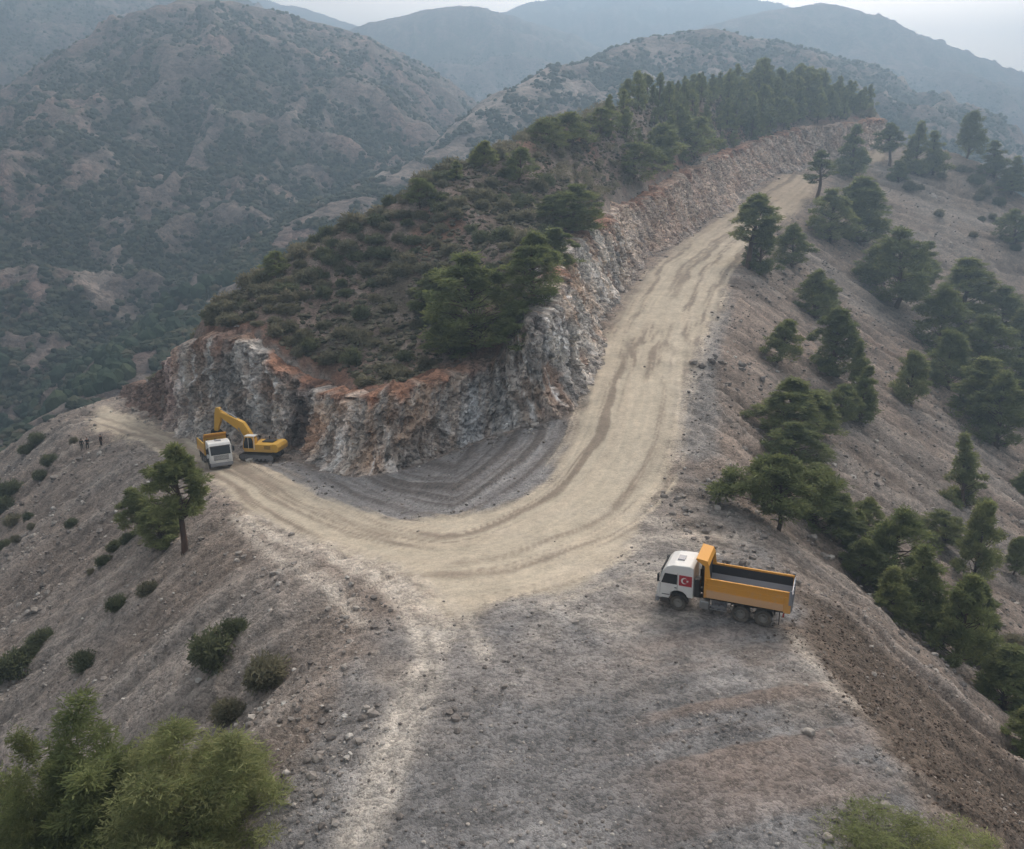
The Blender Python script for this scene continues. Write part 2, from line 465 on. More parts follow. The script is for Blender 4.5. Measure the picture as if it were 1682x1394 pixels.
track([(1180,905),(1100,890),(1010,870)], 1.2, .6)
track([(1000,960),(930,1000),(880,1050)], 2.0, .3)
track([(1150,1010),(1050,1020),(960,1000),(900,950)], 1.0, .5)
track([(850,985),(960,1010),(1040,1040)], 2.5, .35)
track([(1110,960),(1030,930),(940,930)], 1.6, .5)
track([(1297,1040),(1345,1105),(1400,1165)], 1.2, .6)
track([(1020,790),(1130,640),(1180,520)], 1.3, .35)
track([(1110,760),(1120,680),(1100,600),(1120,540)], 1.0, .45)
track([(470,905),(540,960),(590,1010)], 1.2, .45)

# centre line of the haul road: coordinates along / across it
CL = smooth_line(densify([h for h in (hit(*q) for q in [(100,680),(200,704),(290,735),(380,785),(450,830),(540,875),(640,905),(740,915),(840,890),(930,850),(1000,800),(1040,730),
    (1060,650),(1070,570),(1095,500),(1135,440),(1185,395),(1250,350),(1300,310),(1322,290)]) if h is not None], 1.0), 10)
seg = np.r_[0, np.cumsum(np.linalg.norm(np.diff(CL[:, :2], axis=0), axis=1))]
NCL = normals(CL)
# coarse raster of nearest centre-line parameters
def road_uv(x, y):
    x = np.asarray(x); y = np.asarray(y); best = np.full(x.shape, 1e9); u = np.zeros(x.shape); v = np.zeros(x.shape)
    for k in range(0, len(CL), 2):
        dx = x - CL[k, 0]; dy = y - CL[k, 1]; d = dx * dx + dy * dy
        m = d < best
        best = np.where(m, d, best); t = NCL[k]
        v = np.where(m, dx * t[0] + dy * t[1], v); u = np.where(m, seg[k] + dx * t[1] - dy * t[0], u)
    return u, v

def ground_detail(x, y):
    """height added to the smooth ground, zones at the point"""
    wx = fbm(x * .25, y * .25, octv=3, seed=3) * 1.6; wy = fbm(x * .25, y * .25, octv=3, seed=8) * 1.6
    w2 = fbm(x * 1.1, y * 1.1, octv=2, seed=13) * .5
    z = {}
    z['road'] = samp(Z_ROAD, x + wx * .6 + w2, y + wy * .8 + w2)
    z['scree'] = samp(Z_SCREE, x + wx * .5, y + wy * .5)
    z['plat'] = samp(Z_PLAT, x + wx, y + wy)
    z['fan'] = samp(Z_FAN, x + wx * 1.2, y + wy * 1.2)
    z['hill'] = samp(Z_HILL, x + w2, y + w2)
    z['track'] = samp(Z_TRACK, x, y)
    z['band'] = samp(band, x, y)
    flat = np.clip(z['road'] + z['plat'] + z['scree'], 0, 1)
    # fall lines: left slope runs towards 205 deg, right slope towards -12 deg
    cx = np.interp(y, [30, 60, 90, 140, 200, 300], [3, 2, 0, 10, 50, 100])
    left = x < cx
    a = np.where(left, math.radians(205), math.radians(-14))
    f = x * np.cos(a) + y * np.sin(a); c = -x * np.sin(a) + y * np.cos(a)
    c2 = c + fbm(x * .06, y * .06, octv=2, seed=21) * 5
    streak = fbm(c2 * .55, f * .045, octv=4, seed=31)
    streak2 = fbm(c2 * 2.2, f * .14, octv=3, seed=37)
    slope = (1 - flat) * (1 - ss(.2, .8, z['hill']))
    h = slope * (streak * .95 + streak2 * .16 + fbm(x * .35, y * .35, octv=4, seed=41) * .45)
    h = h + z['hill'] * (fbm(x * .16, y * .16, octv=5, seed=51) * 1.3 + ridged(x * .35, y * .35, 3, 57) * .28)
    h = h + flat * (fbm(x * .3, y * .3, octv=4, seed=61) * .12) + z['plat'] * (1 - z['road']) * fbm(x * 1.3, y * 1.3, octv=3, seed=63) * .12
    lump = ridged(x * .5, y * .5, 3, 65)
    h = h + (1 - flat) * np.clip(lump - .35, 0, 1) * .35
    h = h + z['scree'] * 0.0
    h = h * (1 - .85 * np.clip(z['band'], 0, 1))
    return h, z, streak, streak2, left
def ground_z(x, y):
    x = np.atleast_1d(np.asarray(x, float)); y = np.atleast_1d(np.asarray(y, float))
    h = ground_detail(x, y)[0]
    u, v = road_uv(x, y)
    return samp(HM0, x, y) + h

# ------------------------------------------------------------------ near ground mesh
NC = 860
tcol = np.linspace(-1.0, 1.0, NC)
rows = [10.0]
while rows[-1] < 455: rows.append(rows[-1] + .0046 * (rows[-1] + 26))
rows = np.array(rows); NR = len(rows)
gx = tcol[None, :] * (rows[:, None] * .78 + 30) + 8; gy = np.repeat(rows[:, None], NC, 1)
gx = np.clip(gx, X0 + 1, X1 - 1)
x = gx.ravel(); y = gy.ravel()
h, z, streak, streak2, left = ground_detail(x, y)
ru, rv = road_uv(x, y)
ua = np.arctan2(y - 112, x - 8); ua = np.where(ua > 2.2, ua - 2 * math.pi, ua) * 45 + .35 * (y - 90) * ss(15, 40, x)
arc = fbm(rv * .8 + fbm(x * .1, y * .1, seed=71) * 1.0, ua * .03, octv=3, seed=73)
arc2 = fbm(rv * 2.4, ua * .05 + fbm(x * .05, y * .05, seed=75), octv=3, seed=77)
scr = z['scree']
zz = samp(HM0, x, y) + h + scr * (arc * .35 + arc2 * .08) + z['road'] * (arc2 * .05 + arc * .05)
# furrows pushed by the blade on the shoulder right of the road
Z_PUSH = zone([(1100,790),(1165,765),(1200,832),(1265,890),(1240,925),(1100,915),(1020,900),(1050,830)], 3)
push = samp(Z_PUSH, x, y)
fur = fbm(x * .12, y * 1.5 + x * .3 + fbm(x * .2, y * .2, seed=81) * 1.5, octv=3, seed=83)
zz += push * fur * .3
# bulldozed berm lines on the platform's right half
Z_RPL = zone([(1050,1040),(1290,1040),(1340,1110),(1440,1240),(1500,1394),(1150,1394),(1050,1250)], 6)
rpl = samp(Z_RPL, x, y)
zz += rpl * fbm(x * .1, y * 1.1 - x * .35, octv=3, seed=87) * .22
c_slopeL = np.array((.198, .172, .153)); c_slopeR = np.array((.200, .168, .145))
lo = fbm(x * .04, y * .04, octv=4, seed=91); md = fbm(x * .2, y * .2, octv=4, seed=93); hi = fbm(x * .9, y * .9, octv=4, seed=95)
col = np.where(left[:, None], c_slopeL, c_slopeR) * np.ones((len(x), 3))
col = mixc(col, (.188, .18, .172), ss(.0, .5, lo + .35 * streak) * .6)
col = mixc(col, (.20, .145, .115), ss(.15, .6, -lo + .5 * streak2 - .1) * .55)
col *= (1 + .45 * streak + .38 * streak2 + .2 * hi)[:, None]
Z_BERM = zone([(1112,765),(1118,690),(1132,620),(1160,545),(1182,490),(1203,470),(1200,520),(1180,590),(1180,680),(1178,760)], 3)
brm = samp(Z_BERM, x, y)
col = mixc(col, np.array((.20, .198, .195)) * (1 + .4 * hi[:, None]), ss(.2, .7, brm + .2 * md) * .85)
pl = ss(.25, .75, z['plat'])
cp = mixc(np.ones((len(x), 3)) * (.184, .181, .180), (.152, .156, .162), ss(-.3, .3, md + lo))
cp = mixc(cp, (.27, .23, .19), ss(.2, .55, fbm(x * .12 + 5, y * .12, octv=3, seed=97)) * .3)
cp = mixc(cp, (.31, .32, .33), ss(.3, .65, fbm(x * .25, y * .25, octv=3, seed=99)) * .25)
scr1 = fbm(x * .10 + y * .06, y * 1.0 - x * .25 + fbm(x * .08, y * .08, seed=121) * 3, octv=3, seed=123)
scr2 = fbm(x * 1.1 + y * .15 + fbm(x * .06, y * .06, seed=125) * 3, y * .09, octv=3, seed=127)
cp *= (1 + .25 * hi + .24 * scr1 * (.5 + rpl + push) + .14 * scr2)[:, None]
cp = mixc(cp, cp * (1 + .5 * fur[:, None]) * (1.02, .95, .88), push)
cp = mixc(cp, (.19, .155, .135), rpl * ss(-.2, .4, fbm(x * .1, y * 1.1 - x * .35, octv=3, seed=87)) * .7)
col = mixc(col, cp, pl)
cf = mixc(np.ones((len(x), 3)) * (.098, .081, .067), (.145, .12, .10), ss(-.1, .5, streak2 + hi * .5))
col = mixc(col, cf, ss(.2, .8, z['fan']) * (1 - pl))
csr = mixc(np.ones((len(x), 3)) * (.20, .20, .205), (.115, .108, .105), ss(-.15, .35, arc + arc2 * .4))
csr = mixc(csr, (.30, .31, .32), ss(.2, .6, arc2 - arc) * .5)
col = mixc(col, csr, ss(.3, .7, scr))
cro = mixc(np.ones((len(x), 3)) * (.46, .425, .35), (.26, .225, .185), ss(-.15, .4, arc + .6 * arc2))
cro = mixc(cro, (.52, .475, .39), ss(.0, .35, arc2 - .4 * arc) * .8)
edge_d = np.abs(rv - 0) 
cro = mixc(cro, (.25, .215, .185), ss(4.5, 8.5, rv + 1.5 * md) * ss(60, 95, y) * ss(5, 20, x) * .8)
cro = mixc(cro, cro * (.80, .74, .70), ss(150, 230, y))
cro *= (1 + .08 * hi)[:, None]
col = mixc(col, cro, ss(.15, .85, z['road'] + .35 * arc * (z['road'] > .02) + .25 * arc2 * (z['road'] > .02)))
col = mixc(col, (.56, .53, .48), np.clip(z['track'], 0, 1) * .9 * (1 - ss(.3, .9, z['road']) * .6) * (.75 + .25 * ss(-.3, .2, hi)))
hl = ss(.3, .7, z['hill'])
ch = mixc(np.ones((len(x), 3)) * (.185, .145, .125), (.115, .10, .08), ss(-.1, .4, md))
ch = mixc(ch, (.27, .235, .21), ss(.1, .5, fbm(x * .5, y * .5, octv=4, seed=103)) * .6)
ch = mixc(ch, (.215, .105, .07), ss(.15, .5, fbm(x * .09, y * .09, octv=3, seed=105)) * .5)
ch *= (1 + .3 * hi)[:, None]
col = mixc(col, ch, hl)
# red earth just above the cut
red = ss(.10, .5, z['band']) * hl * ss(-.15, .25, fbm(x * .07 + 11, y * .07, octv=3, seed=109))
col = mixc(col, np.array((.16, .082, .055)) * (1 + .3 * hi[:, None]), red * (.5 + .4 * ss(-.2, .3, md)))
# valley side behind the spur
far_g = ss(150, 190, -x + .35 * y - 20)
col = np.c_[np.clip(col, .02, .8), 1 - .72 * ss(.3, .8, z['road']) - .25 * ss(.3, .8, scr)]
V = np.stack([x, y, zz], 1)
# split into named objects along the zone borders
idx = np.arange(NR * NC).reshape(NR, NC)
q = np.stack([idx[:-1, :-1], idx[:-1, 1:], idx[1:, 1:], idx[1:, :-1]], -1).reshape(-1, 4)
cls = np.zeros(len(x), int)            # 0 slope
cls[z['hill'] > .5] = 3
cls[z['plat'] > .5] = 1
cls[z['scree'] > .5] = 4
cls[z['road'] > .5] = 2
fc = cls[q[:, 0]]
fc = np.where((fc == 0) & (x[q[:, 0]] < np.interp(y[q[:, 0]], [30, 60, 90, 140, 200, 300], [3, 2, 0, 10, 50, 100])), 5, fc)
for k, nm in ((0, 'slope'), (5, 'slope'), (1, 'gravel_ground'), (2, 'dirt_road'), (3, 'hill'), (4, 'gravel_bank')):
    fq = q[fc == k]
    used, inv = np.unique(fq.ravel(), return_inverse=True)
    link(nm, raw_mesh(nm, V[used], inv.reshape(-1, 4), col[used]), M_GROUND, kind='structure')
def gz(px_, py_):
    return float(ground_z(px_, py_)[0])

# ------------------------------------------------------------------ rock face of the cut
cb, ct = pair_dense(BASE3, TOP3, .28)
cb = smooth_line(cb, 50); ct = smooth_line(ct, 30)
cn = normals(smooth_line(cb, 400))
ar = np.r_[0, np.cumsum(np.linalg.norm(np.diff(cb[:, :2], axis=0), axis=1))]
NT = 64
tl = np.linspace(-.12, 1.0, NT)
A = np.repeat(ar[:, None], NT, 1); T = np.repeat(tl[None, :], len(ar), 0)
base = cb[:, None, :] + (ct - cb)[:, None, :] * np.clip(T, 0, 1)[..., None]
base[..., 2] += np.where(T < 0, T * 9, 0)
base[..., :2] -= cn[:, None, :] * np.where(T < 0, -T * 5, 0)[..., None]
bx, by, bz = (base[..., i].ravel() for i in range(3))
Af, Tf = A.ravel(), T.ravel()
wpx = fbm(Af * .25, bz * .25, octv=3, seed=5) * 1.2; wpz = fbm(Af * .25 + 9, bz * .25, octv=3, seed=6) * 1.2
f1, f2, cv, til1 = worley(Af * .36 + wpx * .4, bz * .02, bz * .17 + Af * .10 + wpz * .4, seed=7, tilt=True)
g1, g2, gv, til2 = worley(Af * .95 + wpx, bz * .03, bz * .50 - Af * .2 + wpz, seed=17, tilt=True)
e1, e2, ev, til3 = worley(Af * 2.3, bz * .05, bz * 1.9 + Af * .3, seed=27, tilt=True)
disp = (cv - .5) * .8 + til1 * 1.7 + (gv - .5) * .4 + til2 * 1.1 + (ev - .5) * .26 + til3 * .75 + fbm(Af * .10, bz * .05, octv=3, seed=23) * 1.4 + fbm(Af * .9, bz * .6, octv=4, seed=29) * .3
fade = ss(1.0, .88, Tf) * .6 + .4
out = (disp * fade + .25 * (1 - ss(.9, 1.0, Tf)))
# broken talus foot
out += ss(.22, -.1, Tf) * (1.2 + .8 * fbm(Af * .35, bz * 0, octv=3, seed=33))
nrep = np.repeat(cn[:, None, :], NT, 1).reshape(-1, 2)
back = ss(.93, 1.0, Tf) * 2.4
bx2 = bx - nrep[:, 0] * (out - back); by2 = by - nrep[:, 1] * (out - back)
bz2 = bz + fbm(Af * .7, bz * .7, octv=3, seed=39) * .35 * ss(0, .2, Tf) + ss(.9, 1, Tf) * (fbm(Af * .25, Af * 0, octv=4, seed=45) * 1.3 - .3)
bz2 = np.where(Tf > .985, samp(HM0, bx2, by2) - .3, bz2)
px_, py_ = project(bx, by, bz)
vs = fbm(Af * .5 + bz * .12, bz * .06, octv=4, seed=47); vs2 = fbm(Af * 1.7 + bz * .3, bz * .25, octv=4, seed=49)
rc = mixc(np.ones((len(Af), 3)) * (.225, .215, .205), (.12, .12, .12), ss(-.05, .4, vs + .4 * vs2))
rc = mixc(rc, (.36, .35, .33), ss(.6, .75, cv) * .8 * ss(-.4, .1, vs2))
rc = mixc(rc, (.27, .21, .165), ss(.35, .25, np.abs(cv - .1) * 3) * .7)
rc = mixc(rc, (.36, .35, .34), ss(.78, .85, gv) * .6)
rc = mixc(rc, (.30, .225, .17), ss(.05, .45, fbm(Af * .16, bz * .2, octv=3, seed=53)) * .75)          # rust and ochre
rc = mixc(rc, (.24, .16, .115), ss(.2, .55, fbm(Af * .3 + 7, bz * .25, octv=4, seed=59)) * .7)
rc = mixc(rc, (.52, .53, .54), ss(.30, .55, vs2 + .35 * vs) * .8)                                      # white veins
loc_w = lambda a0, w: np.exp(-((Af - a0) / w) ** 2)
def arc_at(px):  # arclength at a pixel column of the base line
    pbx = project(cb[:, 0], cb[:, 1], cb[:, 2])[0]; return ar[np.argmin(np.abs(pbx - px))]
wob = fbm(bz * .3, Af * .1, octv=2, seed=61) * 1.0
for px0, w, t0, t1, s in ((555, 1.1, -.1, .62, .8), (425, .9, .2, .75, .65), (745, 2.0, .15, .8, .5), (700, 1.2, .2, .7, .35)):
    m = np.exp(-((Af + wob - arc_at(px0)) / w) ** 2) * ss(t0, t0 + .1, Tf) * ss(t1 + .15, t1, Tf)
    rc = mixc(rc, (.55, .58, .60), m * s * (.6 + .4 * ss(-.2, .3, vs2)))
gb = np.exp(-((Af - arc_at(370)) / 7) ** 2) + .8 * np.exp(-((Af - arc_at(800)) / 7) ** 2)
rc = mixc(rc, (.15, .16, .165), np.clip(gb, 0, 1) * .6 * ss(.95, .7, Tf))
orr = np.exp(-((Af - arc_at(640)) / 8) ** 2)
rc = mixc(rc, (.26, .195, .15), np.clip(orr * 1.2, 0, 1) * ss(-.4, .3, vs2 + .1) * ss(.0, .45, Tf + .3 * vs) * .85)
blu = np.exp(-((Af - arc_at(760)) / 4.5) ** 2); rc = mixc(rc, (.33, .36, .39), blu * ss(-.2, .3, vs) * .8)
pnk = np.exp(-((Af - arc_at(285)) / 7) ** 2)
rc = mixc(rc, (.27, .19, .17), pnk * .7)
pale = ss(900, 980, px_)
tanw = ss(arc_at(1010), arc_at(1090), Af)
rc = mixc(rc, mixc(np.ones((len(Af), 3)) * (.30, .225, .185), (.20, .15, .125), ss(-.1, .4, vs2)), tanw * (.55 + .3 * ss(-.3, .3, vs)))
rc = mixc(rc, (.42, .36, .30), pale * ss(-.1, .4, vs2 + .3 * vs) * .65)
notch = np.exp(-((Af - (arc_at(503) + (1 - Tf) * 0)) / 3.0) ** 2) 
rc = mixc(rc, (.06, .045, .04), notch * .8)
redw = np.zeros(len(Af))
for p_, w_, v_ in ((340, 7, .55), (440, 8, 1.0), (520, 8, 1.0), (620, 9, 1.0), (700, 8, .8), (960, 9, .7), (1010, 12, 1.0), (1090, 14, 1.), (1150, 14, .8), (1230, 20, 1.0), (1300, 22, 1.0), (1420, 16, 1.0)):
    redw = np.maximum(redw, v_ * np.exp(-((Af - arc_at(p_)) / w_) ** 2))
redt = ss(.80 - .3 * vs, .95 - .2 * vs, Tf) * np.clip(redw * 1.3, .12, 1)
rc = mixc(rc, np.array((.185, .098, .064)) * (1 + .4 * vs2[:, None]), redt * .9)
rc = mixc(rc, (.23, .215, .205), ss(.12, -.05, Tf) * .7)
rc = mixc(rc, np.array((.135, .10, .085)) * (1 + .3 * vs2[:, None]), ss(arc_at(282) - .5, arc_at(282) - 3, Af))
rc = np.clip(1.2 * rc * (1 + .35 * (gv - .5) + .25 * (cv - .5))[:, None], .02, .8)
link('rock_face', grid_mesh('rock_face', np.stack([bx2, by2, bz2], 1), len(ar), NT, rc, smooth=False), M_ROCK, kind='structure')

# ------------------------------------------------------------------ mountains across the valley
RIDGES = {
 'spur_mid': ([(0,735,190),(100,672,200),(200,625,212),(280,585,228),(350,545,246),(430,475,270),(490,425,300),(560,352,335),(620,310,375),(700,240,425),(780,186,475),(900,122,540),(1000,80,600),(1060,58,640),(1130,52,680),(1250,66,720),(1400,105,760),(1500,170,800)], .62, 1.0),
 'left': ([(330,2,650),(395,8,665),(450,18,690),(520,38,725),(585,62,765),(650,108,810),(720,160,860),(770,200,900),(830,262,960),(900,340,1040)], .66, 1.0),
 'left_front': ([(330,2,650),(300,95,590),(270,210,530),(250,330,480),(235,440,440),(228,530,410)], .55, 1.0),
 'left_west': ([(330,2,650),(270,22,640),(200,55,640),(130,105,640),(60,170,640),(-20,250,640),(-150,380,640)], .60, 1.0),
 'left_arm': ([(450,18,690),(480,150,610),(500,280,540),(510,400,480)], .62, .9),
 'nw_arm': ([(60,170,640),(20,330,520),(-20,480,440),(-60,600,380)], .6, .9),
 'back_left': ([(-500,-120,1050),(-200,-80,1050),(0,-60,1080),(150,-45,1100),(300,-20,1150),(420,15,1250),(500,60,1300),(560,110,1350)], .55, 1.3),
 'back_arm': ([(150,-45,1100),(130,60,960),(90,160,860)], .55, 1.2),
 'middle': ([(470,110,1300),(540,75,1350),(590,50,1380),(640,32,1400),(700,14,1420),(760,7,1440),(820,16,1460),(880,34,1480),(950,62,1510),(1020,100,1550),(1120,150,1600)], .6, 1.4),
 'middle_arm': ([(760,7,1440),(720,120,1200),(690,230,1020)], .6, 1.4),
 'far_left': ([(330,-20,2000),(420,-6,2000),(500,14,2000),(560,35,2000),(600,52,2000),(700,90,2000)], .45, 1.8),
 'far_mid': ([(780,30,1900),(850,12,1940),(920,-2,1980),(1000,-12,2000),(1100,-12,2030),(1200,-4,2050),(1260,6,2050),(1340,50,2050)], .5, 1.8),
 'right': ([(1080,90,1250),(1150,48,1300),(1210,24,1340),(1270,13,1370),(1330,9,1400),(1390,18,1420),(1440,38,1430),(1500,66,1450),(1560,92,1460),(1620,120,1480),(1682,148,1500),(1800,200,1550),(2000,290,1600)], .6, 1.4),
 'right_arm': ([(1330,9,1400),(1420,110,1150),(1500,200,950),(1560,300,800)], .5, 1.2),
 'right_arm2': ([(1560,92,1460),(1640,190,1150),(1720,270,950)], .5, 1.2),
 'far_right': ([(1580,140,2200),(1640,128,2200),(1700,112,2200),(1800,95,2200),(1950,80,2200)], .45, 1.8),
}
NA, NRr = 900, 470
az = np.linspace(math.radians(-47), math.radians(47), NA)
rad = np.exp(np.linspace(math.log(105), math.log(2700), NRr))
fx = (np.sin(az)[None, :] * rad[:, None]).ravel(); fy = (np.cos(az)[None, :] * rad[:, None]).ravel()
def ridge_height(x, y):
    wxx = x + fbm(x / 90, y / 90, octv=4, seed=201) * 26; wyy = y + fbm(x / 90, y / 90, octv=4, seed=207) * 26
    H_ = np.full(x.shape, -135.0) + fbm(x / 200, y / 200, octv=3, seed=203) * 12
    D_ = np.full(x.shape, 400.0); I_ = np.zeros(x.shape, int)
    for k, (nm, (pts, s, sc)) in enumerate(RIDGES.items()):
        d3 = densify([P(*p) for p in pts], 22 * sc)
        ptz = d3[:, 2] + fbm(np.arange(len(d3)) * .5, np.arange(len(d3)) * 0, octv=3, seed=300 + k) * 2.2 * sc
        best = np.full(x.shape, 1e12); zr = np.zeros(x.shape)
        w = np.clip(best * 0 + 1, 0, 1)
        for i_ in range(len(d3) - 1):
            a0, b0 = d3[i_, :2]; ex, ey = d3[i_ + 1, :2] - d3[i_, :2]
            t_ = np.clip(((wxx - a0) * ex + (wyy - b0) * ey) / (ex * ex + ey * ey), 0, 1)
            d = (wxx - a0 - t_ * ex) ** 2 + (wyy - b0 - t_ * ey) ** 2
            m = d < best; best = np.where(m, d, best); zr = np.where(m, ptz[i_] * (1 - t_) + ptz[i_ + 1] * t_, zr)
        d = np.sqrt(best)
        d0 = np.sqrt(np.clip(best, 0, None))
        gul = ridged(x / (46 * sc), y / (46 * sc), 4, 400 + k)
        hh = zr - s * (np.sqrt(d * d + (9 * sc) ** 2) - 9 * sc) * (1 + .10 * fbm(x / 160, y / 160, octv=2, seed=500 + k)) + np.clip(d / (60 * sc), 0, 1) * (gul * 15 * sc + 2 * sc)
        m = hh > H_
        H_ = np.where(m, hh, H_); D_ = np.where(m, d, D_); I_ = np.where(m, k, I_)
    return H_ + fbm(x / 12, y / 12, octv=3, seed=601) * 1.0, D_, I_
fz, fD, fI = ridge_height(fx, fy)
# stay below the near ground where both exist
inside = (fx > X0 + 2) & (fx < X1 - 2) & (fy > Y0 + 2) & (fy < Y1 - 2)
nearz = np.where(inside, samp(HS, fx, fy), 1e6)
# cut away under the spur's own flanks
cutm = np.where(inside, ss(-92, -72, nearz), 0)
fz = fz * (1 - cutm) + np.minimum(fz, np.where(inside, nearz, 0) - 9) * cutm
Gz = fz.reshape(NRr, NA); conc = np.clip((blur(Gz, 5) - Gz) / (rad[:, None] * .006), -1.5, 1.5); conc[:8] = 0
conc = blur(conc, 1.2).ravel()
m1 = fbm(fx / 30, fy / 30, octv=5, seed=611); m2 = fbm(fx / 9, fy / 9, octv=4, seed=613); m3 = fbm(fx / 180, fy / 180, octv=3, seed=617)
fcx = mixc(np.ones((len(fx), 3)) * (.12, .102, .095), (.165, .125, .115), ss(0, .5, m1))
fcx = mixc(fcx, (.06, .072, .05), ss(-.25, .25, m2 + .4 * m3 + .35 * conc) * .85)
fcx = mixc(fcx, (.26, .24, .22), ss(.3, .55, fbm(fx / 25, fy / 25, octv=4, seed=619)) * .45)
isr = (fI == 0) & (fy > 420)
Z1 = ss(0, .4, fbm(fx / 40, fy / 40, octv=4, seed=623)) * isr
fcx = mixc(fcx, (.33, .30, .275), Z1 * .5)
link('mountains', grid_mesh('mountains', np.stack([fx, fy, fz], 1), NRr, NA, np.clip(fcx, .02, .7)), M_FAR, kind='structure')
def far_z(x, y): return ridge_height(np.atleast_1d(np.asarray(x, float)), np.atleast_1d(np.asarray(y, float)))[0]
# ------------------------------------------------------------------ plants
def leaf_mat(name, c0, c1, c2):
    m, nt, b = new_mat(name)
    oi = N(nt, 'ShaderNodeObjectInfo')
    at = N(nt, 'ShaderNodeAttribute', attribute_name='tint')
    geo = N(nt, 'ShaderNodeNewGeometry')
    n = tex(nt, 'ShaderNodeTexNoise', .9, 3, vec=geo.outputs['Position'])
    f = mathn(nt, 'ADD', mathn(nt, 'MULTIPLY', at.outputs['Fac'], .5), mathn(nt, 'MULTIPLY', oi.outputs['Random'], .5))
    c = ramp(nt, f, [(0.05, c0), (.5, c1), (.95, c2)])
    c = mixrgb(nt, 1.0, c, ramp(nt, n.outputs[0], [(.3, .75), (.7, 1.25)]), 'MULTIPLY')
    L(nt, c, b.inputs['Base Color'])
    b.inputs['Roughness'].default_value = .7
    b.inputs['Specular IOR Level'].default_value = .25
    b.inputs['Transmission Weight'].default_value = 0
    tr = N(nt, 'ShaderNodeBsdfTranslucent'); L(nt, c, tr.inputs['Color'])
    mx = N(nt, 'ShaderNodeMixShader'); mx.inputs[0].default_value = .5
    L(nt, b.outputs[0], mx.inputs[1]); L(nt, tr.outputs[0], mx.inputs[2])
    L(nt, mx.outputs[0], nt.nodes['Material Output'].inputs['Surface'])
    return m
M_PINE = leaf_mat('pine_needles', (.145, .175, .075), (.22, .25, .10), (.31, .33, .13))
M_PINEY = leaf_mat('young_needles', (.15, .185, .075), (.22, .255, .10), (.31, .32, .15))
M_SHRUB = leaf_mat('shrub_leaves', (.15, .15, .095), (.22, .21, .14), (.31, .28, .19))
M_SHRUBD = leaf_mat('dark_leaves', (.095, .115, .065), (.145, .165, .09), (.20, .21, .12))
mb, ntb, bb = new_mat('pine_bark')
nz = tex(ntb, 'ShaderNodeTexNoise', 6, 6)
L(ntb, ramp(ntb, nz.outputs[0], [(.3, (.05, .035, .028)), (.7, (.15, .09, .065))]), bb.inputs['Base Color'])
bb.inputs['Roughness'].default_value = .9
M_BARK = mb

def tube_mesh(paths, sides=7):
    V, F = [], []
    for pts, rad_ in paths:
        o = len(V); k = len(pts)
        for i, (p, r) in enumerate(zip(pts, rad_)):
            p = np.array(p, float)
            d = np.array(pts[min(i + 1, k - 1)], float) - np.array(pts[max(i - 1, 0)], float); d /= np.linalg.norm(d) + 1e-9
            a = np.cross(d, (0, 0, 1.0) if abs(d[2]) < .9 else (1.0, 0, 0)); a /= np.linalg.norm(a); b_ = np.cross(d, a)
            for j in range(sides):
                t = 2 * math.pi * j / sides
                V.append(p + r * (math.cos(t) * a + math.sin(t) * b_))
        for i in range(k - 1):
            for j in range(sides):
                F.append((o + i * sides + j, o + i * sides + (j + 1) % sides, o + (i + 1) * sides + (j + 1) % sides, o + (i + 1) * sides + j))
    return np.array(V), np.array(F)

def leaves(rng, centers, sizes, tints, per, ll, lw, flat=.6):
    """needle tufts: quads filling the clumps, denser on the outside"""
    nC = len(centers)
    n = nC * per
    ci = np.repeat(np.arange(nC), per)
    d = rng.normal(size=(n, 3)); d /= np.linalg.norm(d, axis=1)[:, None]
    r = rng.random(n) ** .45
    r *= 1 + .3 * rng.normal(size=n) * (rng.random(n) < .2)
    off = d * r[:, None] * sizes[ci][:, None] * (1, 1, flat)
    p = centers[ci] + off
    ax = d * (1, 1, .45) + rng.normal(size=(n, 3)) * .5 + (0, 0, .12)
    ax /= np.linalg.norm(ax, axis=1)[:, None]
    sd = np.cross(ax, rng.normal(size=(n, 3))); sd /= np.linalg.norm(sd, axis=1)[:, None]
    l = ll * (.6 + .8 * rng.random(n))[:, None]; w = lw * (.6 + .8 * rng.random(n))[:, None]
    V = np.stack([p - sd * w * .5, p + sd * w * .5, p + ax * l + sd * w * .3, p + ax * l - sd * w * .3], 1).reshape(-1, 3)
    F = np.arange(n * 4).reshape(-1, 4)
    t = np.clip(tints[ci] + rng.normal(size=n) * .12, 0, 1)
    return V, F, t

